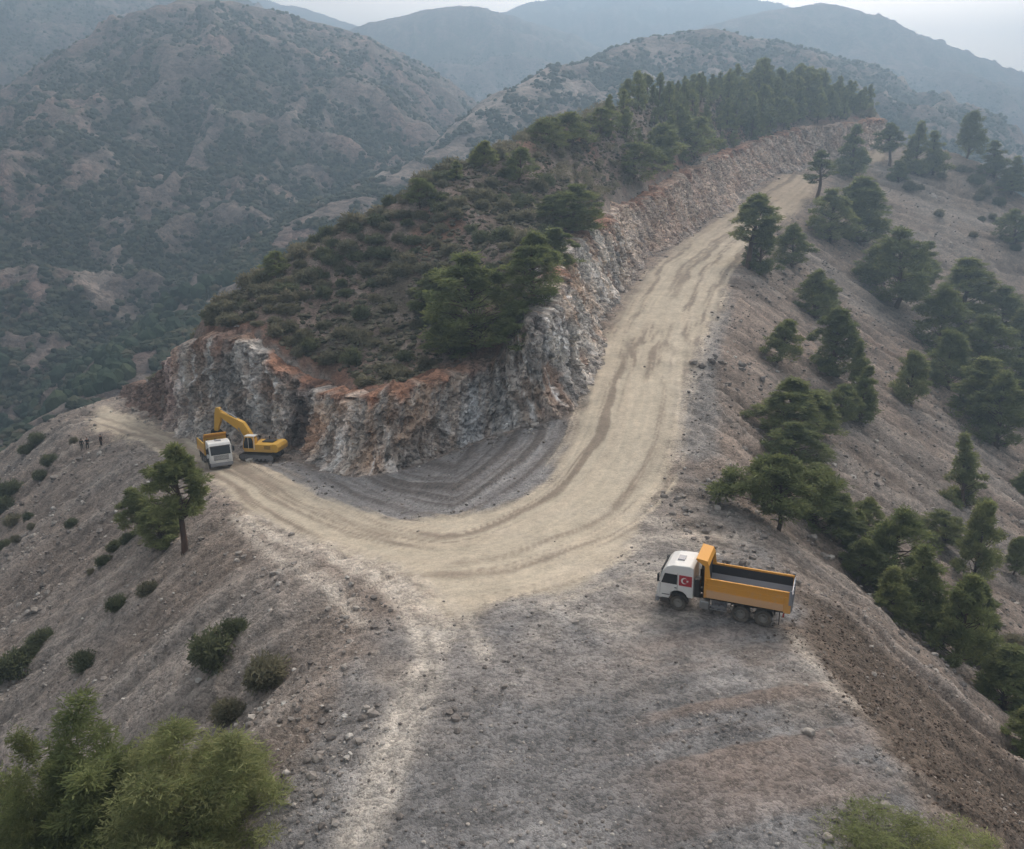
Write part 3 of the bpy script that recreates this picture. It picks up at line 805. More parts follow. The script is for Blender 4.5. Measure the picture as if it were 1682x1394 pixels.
def leaders(seed, R, H, n=4):
    rng = np.random.default_rng(seed); out = []
    for k in range(n):
        a0 = k * 6.28 / n + rng.random(); r0 = R * (.0 if k == 0 else .30 + .30 * rng.random()); h0 = 1.0 if k == 0 else .62 + .3 * rng.random()
        lx, ly = r0 * math.cos(a0), r0 * math.sin(a0)
        for i in range(62):
            q = rng.random() ** 1.1; t = .08 + (h0 - .08) * q
            rad_ = R * .62 * ((1 - q) ** .75 * (.5 + .5 * min(1, 5 * q + .3)) + .05) * (.4 + .75 * rng.random())
            a = rng.random() * 6.28
            x_, y_ = lx * min(1, q * 3) + rad_ * math.cos(a), ly * min(1, q * 3) + rad_ * math.sin(a)
            out.append((t, math.atan2(y_, x_), math.hypot(x_, y_), R * (.09 + .10 * rng.random())))
    return out
def make_pine(seed, H=10.0, R=2.6, bare=.25, shape='round', nclump=70, per=170, ll=.34, lw=.10, lean=(0, 0), clumps=None):
    rng = np.random.default_rng(seed)
    k = 9
    tx = np.linspace(0, 1, k)
    wob = np.cumsum(rng.normal(size=(k, 2)) * .03 * H / k * 3, 0); wob[0] = 0
    if not nclump: wob *= .3
    spine = np.stack([wob[:, 0] + lean[0] * H * tx ** 1.5, wob[:, 1] + lean[1] * H * tx ** 1.5, tx * H * (.96 if nclump else .6)], 1)
    r0 = .017 * H + .05
    paths = [(spine - np.array((0, 0, .6)) * (tx[:, None] == 0), r0 * (1 - .86 * tx) + .012)]
    at = lambda t: np.array([np.interp(t, tx, spine[:, i]) for i in range(3)])
    cs, sz, tn = [], [], []
    if clumps is None:
        clumps = []
        for i in range(nclump):
            t = bare + (1 - bare) * (rng.random() ** (1.25 if shape == 'cone' else .85))
            q = (t - bare) / (1 - bare)
            if shape == 'cone': pr = (1 - q) ** .85 * (.55 + .45 * min(1, q * 6 + .4)) + .05
            elif shape == 'round': pr = (1 - q ** 2.2) ** .75 * (.62 + .38 * min(1, q * 3))
            elif shape == 'flat': pr = (.45 + .75 * q) * (1 if q < .85 else .75)
            else: pr = (1 - q) ** .55 * .95
            a = rng.random() * 2 * math.pi
            lob = 1 + .28 * math.sin(a * 2 + seed) + .18 * math.sin(a * 3 + seed * 2.3 + 4 * q)
            rr_ = R * pr * lob * (.35 + .65 * rng.random() ** .5)
            clumps.append((t, a, rr_, R * (.13 + .17 * rng.random()) * (1.05 - .4 * q)))
    for (t, a, rr_, s) in clumps:
        b0 = at(max(bare * .9, t - .10 - .1 * rng.random())); top = at(min(1, t)); top = top if nclump else np.array((top[0], top[1], t * H))
        c = np.array((top[0] + rr_ * math.cos(a), top[1] + rr_ * math.sin(a), top[2] + rng.normal() * .035 * H))
        cs.append(c); sz.append(s); tn.append(np.clip(.5 + rng.normal() * .25, 0, 1))
        if rr_ > .25 * R and rng.random() < (.6 if nclump else .0):
            m_ = (b0 + c) / 2 + (0, 0, -.03 * H * rng.random())
            paths.append((np.array([b0, m_, c]), np.array([.35, .22, .08]) * r0 * .8))
    if nclump: cs.append(at(1.0)); sz.append(R * .16); tn.append(.6)
    V, F, t = leaves(rng, np.array(cs), np.array(sz), np.array(tn), per, ll, lw, .85)
    crown = raw_mesh('crown', V, F, smooth=False, fcols=t)
    tv_, tf_ = tube_mesh(paths)
    trunk = raw_mesh('trunk', tv_, tf_)
    ext = np.abs(V[:, :2] - spine[-1, :2] * .5).max()
    zt = V[:, 2].max()
    return dict(trunk=trunk, crown=crown, H=float(np.percentile(V[:, 2], 99.9)), R=float(np.percentile(np.abs(V[:, 0] - spine[:, 0].mean()), 98)))

PR = {
 'cone': [make_pine(11, 9, 2.5, .06, 'cone', 75, 130), make_pine(12, 9, 2.2, .05, 'cone', 70, 130), make_pine(13, 9, 2.8, .08, 'egg', 80, 130)],
 'round': [make_pine(21, 10, 2.9, .08, 'round', 95, 125), make_pine(22, 10, 3.2, .12, 'round', 100, 125), make_pine(23, 10, 2.6, .07, 'egg', 95, 125)],
 'bare': [make_pine(31, 12, 2.2, .36, 'round', 66, 150), make_pine(32, 12, 1.9, .48, 'egg', 34, 160)],
 'far': [make_pine(41, 9, 2.7, .05, 'cone', 46, 70, .42, .16), make_pine(42, 9, 3.2, .08, 'egg', 50, 70, .42, .16), make_pine(43, 9, 3.5, .10, 'round', 50, 70, .42, .16), make_pine(44, 9, 2.5, .04, 'cone', 46, 70, .42, .16)],
 'big': [make_pine(51, 11, 3.6, .10, 'egg', 0, 170, .20, .05, clumps=leaders(51, 3.6, 11)), make_pine(52, 11, 4.2, .10, 'round', 0, 165, .20, .05, clumps=leaders(52, 4.2, 11, 5)), make_pine(53, 11, 4.0, .10, 'round', 0, 26, .22, .05, clumps=leaders(53, 4.0, 11, 5))],
 'flat': [make_pine(61, 8, 3.9, .38, 'round', 80, 200)],
}
TREES = []
def plant_tree(pos, H, kind, var=0, wid=None, rz=None, young=False, label=None, group=None, cat='tree', name='pine_tree', lean=0.0):
    p = PR[kind][var % len(PR[kind])]
    rnd = random.Random(int(pos[0] * 37 + pos[1] * 91))
    e = bpy.data.objects.new(name, None); COL.objects.link(e)
    e.empty_display_size = .5
    s = H / p['H']; w = s if wid is None else wid / p['R']
    e.location = (pos[0], pos[1], pos[2] - .12)
    e.scale = (w, w, s)
    e.rotation_euler = (0, lean, rz if rz is not None else rnd.random() * 6.28)
    tag(e, label, cat, group)
    link('trunk', p['trunk'], M_BARK, parent=e)
    c = link('crown', p['crown'], M_PINE, parent=e)
    if young:
        c.material_slots[0].link = 'OBJECT'; c.material_slots[0].material = M_PINEY
    TREES.append(e)
    return e
def tree_px(bx, by, top, hw, kind, label, var=0, young=False, group=None, rz=None, ymin=14, Y=None, lean=0.0, name='pine_tree'):
    if Y is None:
        h = hit(bx, by, ymin)
        if h is None: print('MISS', bx, by); return
    else:
        q = P(bx, by, Y); h = np.array(q); h[2] = gz(h[0], h[1])
    z0 = gz(h[0], h[1])
    H = max(1.2, rr(top) * h[1] - z0)
    pxm = FPX / (h[1] * cP - z0 * sP)
    return plant_tree((h[0], h[1], z0), H, kind, var, hw * .93 / pxm, rz, young, label, group, name=name, lean=lean)

T = tree_px
# roadside and right slope, far to near
T(1228,440,316,42,'bare','lone pine with a bare trunk at the outer edge of the climbing road',0, rz=0.4)
T(1250,446,345,28,'cone','narrow pine just right of the lone bare-trunked pine by the road',1)
T(1303,440,366,34,'round','round pine below the road edge, right of the lone roadside pine',0)
T(1343,332,245,27,'bare','slim pine with thin straight trunk in front of the upper road',1)
T(1397,292,204,24,'cone','dark narrow pine standing before the rock face near the top of the road',0)
T(1461,272,200,21,'bare','pine with short trunk beside the pale patch of road at the saddle',0)
T(1502,284,198,22,'cone','taller left pine of the pair on the saddle skyline',1)
T(1532,288,214,21,'cone','shorter right pine of the pair on the saddle skyline',0)
T(1478,300,262,18,'cone','small low pine at the foot of the saddle pair',2)
T(1588,250,180,25,'cone','lone dark pine standing on the crest of the bare spur',2,Y=297)
T(1634,276,230,22,'cone','pine on the spur skyline just right of the lone crest pine',0,Y=287)
T(1667,300,256,20,'cone','low pine on the spur skyline at the right edge',1,Y=282)
T(1660,318,285,24,'round','short bushy pine below the skyline pines at the right edge',2)
T(1365,398,308,38,'round','dense pine beside the top bend of the road, left of its cluster',1)
T(1412,402,288,42,'round','tall dense pine in the middle of the cluster beside the top bend',2)
T(1428,370,300,30,'cone','pine at the right rear of the cluster beside the top bend',1)
T(1338,520,442,38,'round','bushy pine halfway up the slope, below the lone roadside pine',0)
T(1362,512,470,25,'cone','low pine hugging the right side of the bushy mid-slope pine',2)
T(1470,505,372,56,'round','broad dark pine at the top of the wooded gully on the right',1)
T(1440,470,400,36,'cone','pine leaning out at the left shoulder of the broad gully pine',2)
T(1510,470,395,30,'cone','pine behind the broad dark pine of the wooded gully',0)
T(1580,530,422,48,'round','tall pine in the middle of the wooded gully',2)
T(1540,575,465,45,'round','pine on the left rim of the wooded gully',0)
T(1636,560,468,46,'round','pine on the right side of the wooded gully',1)
T(1598,625,515,56,'round','broad pine in the centre of the wooded gully',1)
T(1562,645,540,42,'cone','pine at the lower left of the wooded gully',2)
T(1672,600,505,36,'cone','pine at the right edge of the photo in the wooded gully',1)
T(1612,702,585,46,'round','pine near the lower end of the wooded gully',2)
T(1640,738,610,46,'round','lowest pine of the wooded gully',0)
T(1672,690,590,38,'cone','dark pine at the right edge below the wooded gully',0)
T(1500,668,574,34,'cone','light green pine standing alone left of the wooded gully',2, young=True)
T(1275,592,520,31,'cone','small tilted pine high on the right slope below the road',2, lean=.12)
T(1375,625,504,38,'round','upright dense pine in the middle of the right slope',2)
T(1405,660,556,22,'cone','slim pine behind the upright dense mid-slope pine',1)
T(1412,690,598,26,'cone','pine at the right end of the row above the big roadside pines',0)
T(1382,695,628,34,'round','low bushy pine right of the big roadside pines',1)
T(1288,722,618,64,'round','uppermost of the three big pines overlapping at the platform edge',0)
T(1340,715,640,36,'round','pine tucked behind the uppermost big platform-edge pine',2)
T(1305,775,690,56,'round','middle one of the three big pines overlapping at the platform edge',1)
T(1277,872,745,68,'flat','big spreading pine with a visible trunk above the parked dump truck',0, rz=1.2)
T(1345,868,762,50,'round','pine behind the right side of the spreading pine above the truck',2)
T(1376,884,810,30,'cone','small pine right of the spreading pine above the truck',2)
T(1426,874,815,30,'round','small dark pine downslope between two larger ones',0)
T(1402,900,835,26,'cone','low pine in the gap below the small dark pine',1)
T(1585,832,712,30,'cone','narrow light green pine leaning right on the lower slope',1, young=True, lean=.12)
T(1548,900,838,40,'round','dark rounded pine on the left of the pair below the narrow pine',1)
T(1592,958,818,36,'cone','tall dark pine on the right of the pair below the narrow pine',2)
T(1462,968,830,56,'round','broad bright green pine behind the brown dump slope',1, young=True)
T(1418,948,880,38,'cone','low pine at the upper left of the broad bright green pine',2)
T(1505,1036,898,44,'egg' if 'egg' in PR else 'cone','light green pine just below the broad bright green pine',0, young=True)
T(1462,1012,930,36,'cone','pine squeezed behind the crest of the dump slope',1)
T(1565,1090,936,44,'cone','tall pine near the dump slope crest, lower right',2)
T(1606,1080,960,32,'cone','pine right of the tall one near the dump slope crest',0)
T(1545,1062,985,34,'round','low pine filling the gap left of the tall lower right pine',0)
T(1650,1160,1056,48,'round','bushy pine at the lower right behind the dump slope',2)
T(1680,1232,1160,36,'cone','pine cut by the right edge, lowest behind the dump slope',1)
T(1663,944,880,22,'cone','small light pine alone on the stones at the right edge',2)
T(1678,806,765,20,'cone','small dark pine cut by the right edge',0)
T(1664,402,342,30,'round','yellowish bushy pine high on the right edge of the spur',1, young=False)
# left slope
T(303,912,726,44,'bare','leaning pine with a bare reddish trunk below the loading place',0, rz=2.2, lean=-.10)
T(262,900,828,42,'round','bushy young pine left of the leaning bare-trunked pine',1)
T(232,880,800,30,'cone','dark low pine at the left foot of the leaning pine',2)
# hill in front of the pit
T(690,338,290,26,'far','dark pine on the left skyline of the hill',2)
T(792,282,230,23,'cone','pointed pine on the hill skyline above the bushes',2)
T(852,300,240,32,'far','rounded pine right of the pointed skyline pine',2)
T(748,300,262,18,'far','small faint pine left of the pointed skyline pine',0)
T(900,238,190,32,'far','broad dark pine at the left end of the hilltop wood',2)
T(940,232,182,34,'far','second pine at the left end of the hilltop wood',1)
T(985,228,176,32,'far','third pine at the left end of the hilltop wood',2)
T(938,386,300,50,'round','large round pine on the edge above the climbing road',1)
T(905,360,318,34,'far','low pine left of the large round pine above the road',1)
T(870,500,378,56,'round','pine standing above the bend of the rock face',0, young=True)
T(905,440,372,34,'round','yellow green pine above the bend of the rock face',2, young=True)
T(780,585,412,78,'round','widest green pine on the hill, right above the rock face',1, young=True)
T(715,520,440,44,'round','dark pine left of the widest hill pine',0)
T(840,575,490,46,'cone','pine between the widest hill pine and the rock edge',2, young=True)
T(735,588,520,38,'round','low pine at the foot of the widest hill pine',2)
T(452,452,410,24,'far','dark pine on the lower left skyline of the hill',2)
T(1042,300,232,40,'far','pine on the shoulder above the rock face, middle of the hill',2)
T(1090,262,200,38,'far','pine on the hill shoulder before the hilltop wood',1)
T(1140,262,190,40,'far','dense pine above the red earth of the upper cut',2)
# lower corners
def corner_tree(bx, top, Y, hw, kind, var, label, young, dz=0):
    u = (bx - 841.0) / FPX; s = Y / cP
    x_ = u * Y / .87; z0 = gz(x_, Y)
    H = rr(top) * Y - z0
    pxm = FPX / (Y * cP - (z0 + H * .6) * sP)
    return plant_tree((x_, Y, z0), H, kind, var, hw / pxm, None, young, label)
corner_tree(150, 1140, 33, 105, 'big', 0, 'tall yellow green pine in the lower left corner, left of two', True)
corner_tree(290, 1185, 30.5, 135, 'big', 1, 'broad yellow green pine in the lower left corner, right of two', True)
corner_tree(40, 1200, 33, 85, 'big', 1, 'dark green pine in the far lower left corner behind the yellow green pair', False)
corner_tree(1475, 1362, 27.5, 105, 'big', 2, 'sparse green pine top at the lower right edge', False)
corner_tree(1590, 1366, 26.5, 90, 'big', 2, 'second sparse green pine top at the bottom right', False)

# hilltop wood
rngF = np.random.default_rng(77)
wood = poly_mask(region([(985,232),(1040,240),(1075,280),(1110,280),(1160,256),(1215,236),(1310,206),(1400,196),(1450,190)]) + [np.array(P(1440,175,348)), np.array(P(1350,140,350)), np.array(P(1250,130,335)), np.array(P(1150,140,285)), np.array(P(1060,150,235)), np.array(P(1000,165,200))])
jj, ii = np.nonzero(wood)
pts = []
order = rngF.permutation(len(jj))
for k in order:
    xx = X0 + ii[k] * RES; yy = Y0 + jj[k] * RES
    if all((xx - a) ** 2 + (yy - b) ** 2 > 3.5 ** 2 for a, b in pts): pts.append((xx, yy))
    if len(pts) >= 240: break
for k, (xx, yy) in enumerate(pts):
    if float(fbm(np.array([xx * .07]), np.array([yy * .07]), octv=2, seed=731)[0]) > .55: continue
    H = 6.2 + 6.8 * rngF.random() ** 1.4
    px1, py1 = project(xx, yy, float(samp(HM0, xx, yy)))
    if px1 < 1190: H *= .62
    elif px1 < 1230: H *= .8
    if px1 > 1350: H *= .82
    plant_tree((xx, yy, gz(xx, yy)), H, 'far', k, None, None, False, 'pine of the dense wood covering the hilltop', 'pines of the hilltop wood')
print('wood', len(pts))

# ---- shrubs
def make_shrub(seed, R=1.0, n=16, per=75, ll=.2, lw=.08, flat=.8):
    rng = np.random.default_rng(seed)
    a = rng.random(n) * 6.28; r = R * .62 * rng.random(n) ** .5
    c = np.stack([r * np.cos(a) * (1 + .2 * math.sin(seed)), r * np.sin(a), R * (.15 + .5 * rng.random(n)) * (1 - .5 * (r / R))], 1)
    V, F, t = leaves(rng, c, R * (.28 + .18 * rng.random(n)), np.clip(.5 + .22 * rng.normal(size=n), 0, 1), per, ll, lw, flat)
    V[:, 2] = np.maximum(V[:, 2], -.1)
    return raw_mesh('shrub', V, F, smooth=False, fcols=t)
SH = [make_shrub(100 + i) for i in range(5)]
SHB = [make_shrub(200 + i, 1.0, 26, 160, .13, .045) for i in range(3)]
def shrub(x_, y_, size, hgt, mat, meshes, k, label, group=None, name='shrub', rz=None):
    o = bpy.data.objects.new(name, meshes[k % len(meshes)]); COL.objects.link(o)
    if not o.data.materials: o.data.materials.append(M_SHRUB)
    o.material_slots[0].link = 'OBJECT'; o.material_slots[0].material = mat
    rnd = random.Random(int(x_ * 53 + y_ * 17))
    o.location = (x_, y_, gz(x_, y_) - .05)
    o.rotation_euler = (0, 0, rnd.random() * 6.28 if rz is None else rz)
    o.scale = (size, size * (.75 + .4 * rnd.random()), hgt)
    tag(o, label, 'shrub', group)
    return o
def S_(px, py, w, label, mat=None, flat=1.25, group=None):
    h = hit(px, py)
    if h is None: print('shrub miss', px, py); return
    pxm = FPX / (h[1] * cP - h[2] * sP)
    sz = w / 2 / pxm * 1.3
    return shrub(h[0], h[1], sz, sz * flat, mat or M_SHRUBD, SHB, int(px + py), label, group)
S_(352,1092,80,'large dark shrub in the middle of the left slope')
S_(388,1048,40,'smaller shrub touching the upper right of the large dark shrub')
S_(440,1118,70,'olive grey shrub right of the large dark shrub',M_SHRUB)
S_(376,1180,52,'olive shrub below the large dark shrub',M_SHRUB)
S_(194,1004,34,'dark green shrub, left of two close together on the left slope')
S_(245,980,32,'brownish shrub, right of two close together on the left slope',M_SHRUB)
S_(138,1094,40,'single round shrub on bare ground left of the large dark one')
S_(28,1108,64,'dark shrub at the lower end of the row on the left edge')
S_(70,1060,38,'dark shrub at the upper end of the row on the left edge')
S_(52,1085,34,'shrub in the middle of the row on the left edge')
S_(62,728,26,'dark shrub below the far end of the road')
S_(46,742,24,'shrub just left of and below the one under the road end')
S_(83,764,26,'round dark shrub left of the three people')
S_(66,784,22,'small shrub below the round one left of the people')
S_(18,812,44,'dark shrub on the left edge, upper of the bank of shrubs')
S_(2,838,40,'dark shrub cut by the left edge')
S_(22,858,26,'dark shrub on the left edge among small ones',M_SHRUB)
S_(46,848,20,'small dark shrub right of the shrubs on the left edge')
S_(8,900,24,'low dark shrub at the left edge below the others')
S_(27,896,16,'small olive shrub at the left edge below the others',M_SHRUB)
S_(52,872,14,'tiny brown shrub near the left edge',M_SHRUB)
S_(118,866,20,'single dark brown shrub alone on the bare left slope')
S_(190,908,26,'dark twiggy shrub at the foot of the leaning pine, upper left')
S_(210,896,22,'dark twiggy shrub at the foot of the leaning pine, upper right')
S_(172,932,24,'low dark shrub trailing down from the leaning pine')
S_(150,944,14,'last small shrub of the trail below the leaning pine',M_SHRUB)
S_(182,924,10,'brown tuft in the trail of shrubs below the leaning pine',M_SHRUB)
S_(122,728,13,'thin brown shrub left of the three people',M_SHRUB,1.6)
S_(1592,282,10,'small shrub under the lone crest pine',M_SHRUB)
S_(1578,282,16,'shrub on the bare spur left of the skyline pine foot',M_SHRUB)
S_(1602,302,24,'dark shrub on the bare spur below the crest pine')
S_(1618,322,26,'shrub in the rocky strip on the right spur',M_SHRUB)
S_(1640,335,20,'shrub high in the rocky strip on the right spur')
S_(1606,330,16,'grey green shrub left in the rocky strip',M_SHRUB)
S_(1642,368,16,'shrub in the middle of the rocky strip')
S_(1630,360,14,'small dark shrub in the middle of the rocky strip',M_SHRUB)
S_(1650,392,16,'shrub low in the rocky strip on the right spur')
S_(1668,412,16,'lowest shrub of the rocky strip at the right edge')
S_(1546,292,14,'small shrub below the saddle pair of pines',M_SHRUB)
S_(1494,312,22,'low brownish shrub trailing below the saddle',M_SHRUB)
S_(1510,312,14,'tiny brown shrub at the end of the saddle trail',M_SHRUB)
S_(1542,358,18,'dark shrub beside pale stones on the bare spur',M_SHRUB)
S_(1612,362,12,'lone small shrub on the bare spur, left of the rocky strip')
S_(1598,392,14,'low shrub in the lower middle of the bare spur',M_SHRUB)
S_(1475,590,14,'small shrub on the slope left of the wooded gully',M_SHRUB)
S_(1400,610,16,'brown low shrub below the gully path on the right slope',M_SHRUB)
S_(1668,1080,50,'bushy shrub above the lowest right pine',M_SHRUB)

# countable shrubs of the hill, then the carpet
rngS = np.random.default_rng(5)
hillm = poly_mask(np.vstack([tt[:, :2] + nb * 1.0, (cr[:, :2] + ncr * 7)[::-1]])) & ~wood
jj, ii = np.nonzero(hillm)
pts = []
clear = lambda a, b: float(fbm(np.array([a * .055 + 3]), np.array([b * .055]), octv=3, seed=701)[0])
for k in rngS.permutation(len(jj)):
    xx = X0 + ii[k] * RES; yy = Y0 + jj[k] * RES
    cval = clear(xx, yy)
    if cval > .02 and rngS.random() < .9: continue
    dmin = 1.85 if cval < -.05 else 2.8
    if all((xx - a) ** 2 + (yy - b) ** 2 > dmin ** 2 for a, b, c in pts): pts.append((xx, yy, cval))
    if len(pts) >= 1150: break
pts.sort(key=lambda q: q[1])
nS = 250
SKIND = [(M_SHRUBD, 'dark green shrub among the scrub of the hill above the rock face', 'dark shrubs of the hill'),
         (M_SHRUB, 'grey green shrub among the scrub of the hill above the rock face', 'grey green shrubs of the hill')]
vis = np.arange(len(pts)); chosen = set(rngS.permutation(len(pts))[:nS].tolist()) if False else set(range(min(nS, len(pts))))
restp = []
for k, (xx, yy, cval) in enumerate(pts):
    sz = 1.05 + 1.15 * rngS.random() ** 1.5
    if k in chosen:
        m_, lb, gr = SKIND[0 if rngS.random() < .28 else 1]
        shrub(xx, yy, sz, sz * (.8 + .5 * rngS.random()), m_, SH, k, lb, gr)
    else: restp.append((xx, yy, sz))
print('shrubs', len(pts), 'rest', len(restp))

# ---- stuff scattered with geometry nodes
def scatter(name, P_, sc, mat, sub=1, squash=.7, rough=.35, label='', cat='', seed=0):
    me = bpy.data.meshes.new(name)
    P_ = np.asarray(P_, np.float32)
    me.vertices.add(len(P_)); me.vertices.foreach_set('co', P_.ravel())
    a = me.attributes.new('sc', 'FLOAT', 'POINT'); a.data.foreach_set('value', np.asarray(sc, np.float32))
    o = link(name, me, mat, kind='stuff', label=label, cat=cat)
    ng = bpy.data.node_groups.new(name, 'GeometryNodeTree')
    ng.interface.new_socket('Geometry', in_out='INPUT', socket_type='NodeSocketGeometry')
    ng.interface.new_socket('Geometry', in_out='OUTPUT', socket_type='NodeSocketGeometry')
    gi = ng.nodes.new('NodeGroupInput'); go = ng.nodes.new('NodeGroupOutput')
    ip = ng.nodes.new('GeometryNodeInstanceOnPoints')
    ng.links.new(gi.outputs[0], ip.inputs['Points'])
    jn = ng.nodes.new('GeometryNodeGeometryToInstance')
    for v in range(4):
        ic = ng.nodes.new('GeometryNodeMeshIcoSphere'); ic.inputs['Subdivisions'].default_value = sub
        sp_ = ng.nodes.new('GeometryNodeSetPosition')
        nt_ = ng.nodes.new('ShaderNodeTexNoise'); nt_.inputs['Scale'].default_value = 1.3; nt_.noise_dimensions = '4D'; nt_.inputs['W'].default_value = v * 3.1 + seed
        vm = ng.nodes.new('ShaderNodeVectorMath'); vm.operation = 'SUBTRACT'; vm.inputs[1].default_value = (.5, .5, .5)
        vs_ = ng.nodes.new('ShaderNodeVectorMath'); vs_.operation = 'MULTIPLY'; vs_.inputs[1].default_value = (rough * 4, rough * 4, rough * 4)
        ng.links.new(nt_.outputs['Color'], vm.inputs[0]); ng.links.new(vm.outputs[0], vs_.inputs[0])
        ng.links.new(ic.outputs[0], sp_.inputs['Geometry']); ng.links.new(vs_.outputs[0], sp_.inputs['Offset'])
        tr = ng.nodes.new('GeometryNodeTransform'); tr.inputs['Scale'].default_value = (1, .8 + .1 * v, squash)
        ng.links.new(sp_.outputs[0], tr.inputs['Geometry'])
        sm = ng.nodes.new('GeometryNodeSetMaterial'); sm.inputs['Material'].default_value = mat
        ng.links.new(tr.outputs[0], sm.inputs['Geometry']); ng.links.new(sm.outputs[0], jn.inputs[0])
    ng.links.new(jn.outputs[0], ip.inputs['Instance'])
    ip.inputs['Pick Instance'].default_value = True
    rv_ = ng.nodes.new('FunctionNodeRandomValue'); rv_.data_type = 'FLOAT_VECTOR'
    rv_.inputs[0].default_value = (-.25, -.25, 0); rv_.inputs[1].default_value = (.25, .25, 6.28)
    ng.links.new(rv_.outputs[0], ip.inputs['Rotation'])
    na_ = ng.nodes.new('GeometryNodeInputNamedAttribute'); na_.data_type = 'FLOAT'; na_.inputs['Name'].default_value = 'sc'
    ng.links.new(na_.outputs['Attribute'], ip.inputs['Scale'])
    ng.links.new(ip.outputs[0], go.inputs[0])
    md_ = o.modifiers.new('scatter', 'NODES'); md_.node_group = ng
    return o
def inst_mat(name, stops, rough=.9):
    m, nt, b = new_mat(name)
    oi = N(nt, 'ShaderNodeObjectInfo'); geo = N(nt, 'ShaderNodeNewGeometry')
    n = tex(nt, 'ShaderNodeTexNoise', 3, 4, vec=geo.outputs['Position'])
    c = ramp(nt, oi.outputs['Random'], stops)
    c = mixrgb(nt, 1.0, c, ramp(nt, n.outputs[0], [(.3, .7), (.7, 1.3)]), 'MULTIPLY')
    L(nt, c, b.inputs['Base Color']); b.inputs['Roughness'].default_value = rough
    b.inputs['Specular IOR Level'].default_value = .15
    return m
M_STONE = inst_mat('loose_stone', [(0, (.15, .135, .125)), (.35, (.22, .20, .185)), (.7, (.30, .275, .25)), (.9, (.40, .37, .34)), (.985, (.46, .44, .41)), (1, (.62, .60, .57))])
M_STONED = inst_mat('brown_stone', [(0, (.06, .045, .038)), (.5, (.12, .09, .07)), (.9, (.20, .16, .13)), (1, (.36, .33, .30))])
M_BUSHF = inst_mat('far_scrub', [(0, (.035, .048, .032)), (.5, (.055, .068, .042)), (.85, (.085, .09, .055)), (1, (.12, .10, .07))])

def scatter_ground(n, xr, yr, keep, smin, smax, pw, seed):
    rng = np.random.default_rng(seed)
    yy = yr[0] * (yr[1] / yr[0]) ** (rng.random(n) ** .9)
    hw = yy * .82 + 12
    xx = (rng.random(n) * 2 - 1) * hw
    h_, z_, s1, s2, lf = ground_detail(xx, yy)
    k = keep(xx, yy, z_, s1, s2, lf, rng)
    xx, yy, h_ = xx[k], yy[k], h_[k]
    zz_ = samp(HM0, xx, yy) + h_
    s = smin + (smax - smin) * rng.random(len(xx)) ** pw
    s *= np.clip(yy / 60, .75, 2.6)
    return np.stack([xx, yy, zz_ + s * .15], 1), s
def keep1(x, y, z, s1, s2, lf, rng):
    p = .8 * (1 - np.clip(z['road'] * 1.3, 0, .995)) * (1 - ss(.3, .8, z['hill']) * .7)
    p = p * (.35 + .65 * ss(-.2, .4, fbm(x * .15, y * .15, octv=3, seed=801) + .5 * s2)) * (1 - .5 * z['scree'])
    p = p * (1 - .8 * ss(.2, .7, z['fan'])) * (1 - .9 * np.clip(z['track'], 0, 1))
    return rng.random(len(x)) < p
P1, s1_ = scatter_ground(150000, None, (22, 330), keep1, .03, .17, 5, 1)
scatter('loose_stones', P1, s1_, M_STONE, 1, .65, .30, 'grey and tan stones strewn over the slopes and the platform', 'stones')
def keep2(x, y, z, s1, s2, lf, rng):
    return rng.random(len(x)) < ss(.2, .7, z['fan']) * .8
P2, s2_ = scatter_ground(120000, None, (22, 90), keep2, .04, .16, 3.5, 2)
scatter('dumped_rubble', P2, s2_, M_STONED, 1, .65, .30, 'dark brown rubble tipped down the dump slope', 'rubble')
def keep4(x, y, z, s1, s2, lf, rng):
    p = (1 - np.clip(z['road'] * 1.5, 0, 1)) * ss(.05, .45, fbm(x * .12, y * .12, octv=3, seed=821)) * (1 - ss(.2, .7, z['hill'])) * (1 - np.clip(z['track'] * 1.5, 0, 1)) * (1 - .85 * ss(.1, .5, z['fan']))
    return rng.random(len(x)) < p
P4, s4_ = scatter_ground(16000, None, (20, 110), keep4, .10, .42, 3.0, 6)
scatter('broken_rock', P4, s4_, M_STONE, 1, .7, .42, 'bigger angular broken rocks lying in patches on the shoulders', 'rocks')
# boulder fields: shoulder of the dump edge and the foreground shoulder
# far scrub
def far_scatter(n, seed, dens, rlim, smin, smax):
    rng = np.random.default_rng(seed)
    a = math.radians(-46) + rng.random(n) * math.radians(90); r = rlim[0] * (rlim[1] / rlim[0]) ** rng.random(n)
    xx, yy = np.sin(a) * r, np.cos(a) * r
    i = np.interp(a, az, np.arange(NA)); j = np.interp(np.log(r), np.log(rad), np.arange(NRr))
    i0 = i.astype(int).clip(0, NA - 2); j0 = j.astype(int).clip(0, NRr - 2); fa = i - i0; fb = j - j0
    G = fz.reshape(NRr, NA)
    zz_ = (G[j0, i0] * (1 - fa) + G[j0, i0 + 1] * fa) * (1 - fb) + (G[j0 + 1, i0] * (1 - fa) + G[j0 + 1, i0 + 1] * fa) * fb
    ins_ = (xx > X0 + 2) & (xx < X1 - 2) & (yy > Y0 + 2) & (yy < Y1 - 2)
    nz_ = np.where(ins_, samp(HS, xx, yy), -1e5)
    cc_ = conc.reshape(NRr, NA)[j0, i0]
    pp = ss(-.35, .35, .4 * cc_ - .08 + fbm(xx / 9, yy / 9, octv=4, seed=613) + .3 * fbm(xx / 180, yy / 180, octv=3, seed=617) + dens)
    k = (rng.random(n) < pp) & (zz_ > nz_)
    xx, yy, zz_ = xx[k], yy[k], zz_[k]
    s = (smin + (smax - smin) * rng.random(len(xx)) ** 2)
    return np.stack([xx, yy, zz_ + s * .3], 1), s
P3, s3_ = far_scatter(340000, 3, .14, (170, 1250), .45, 2.3)
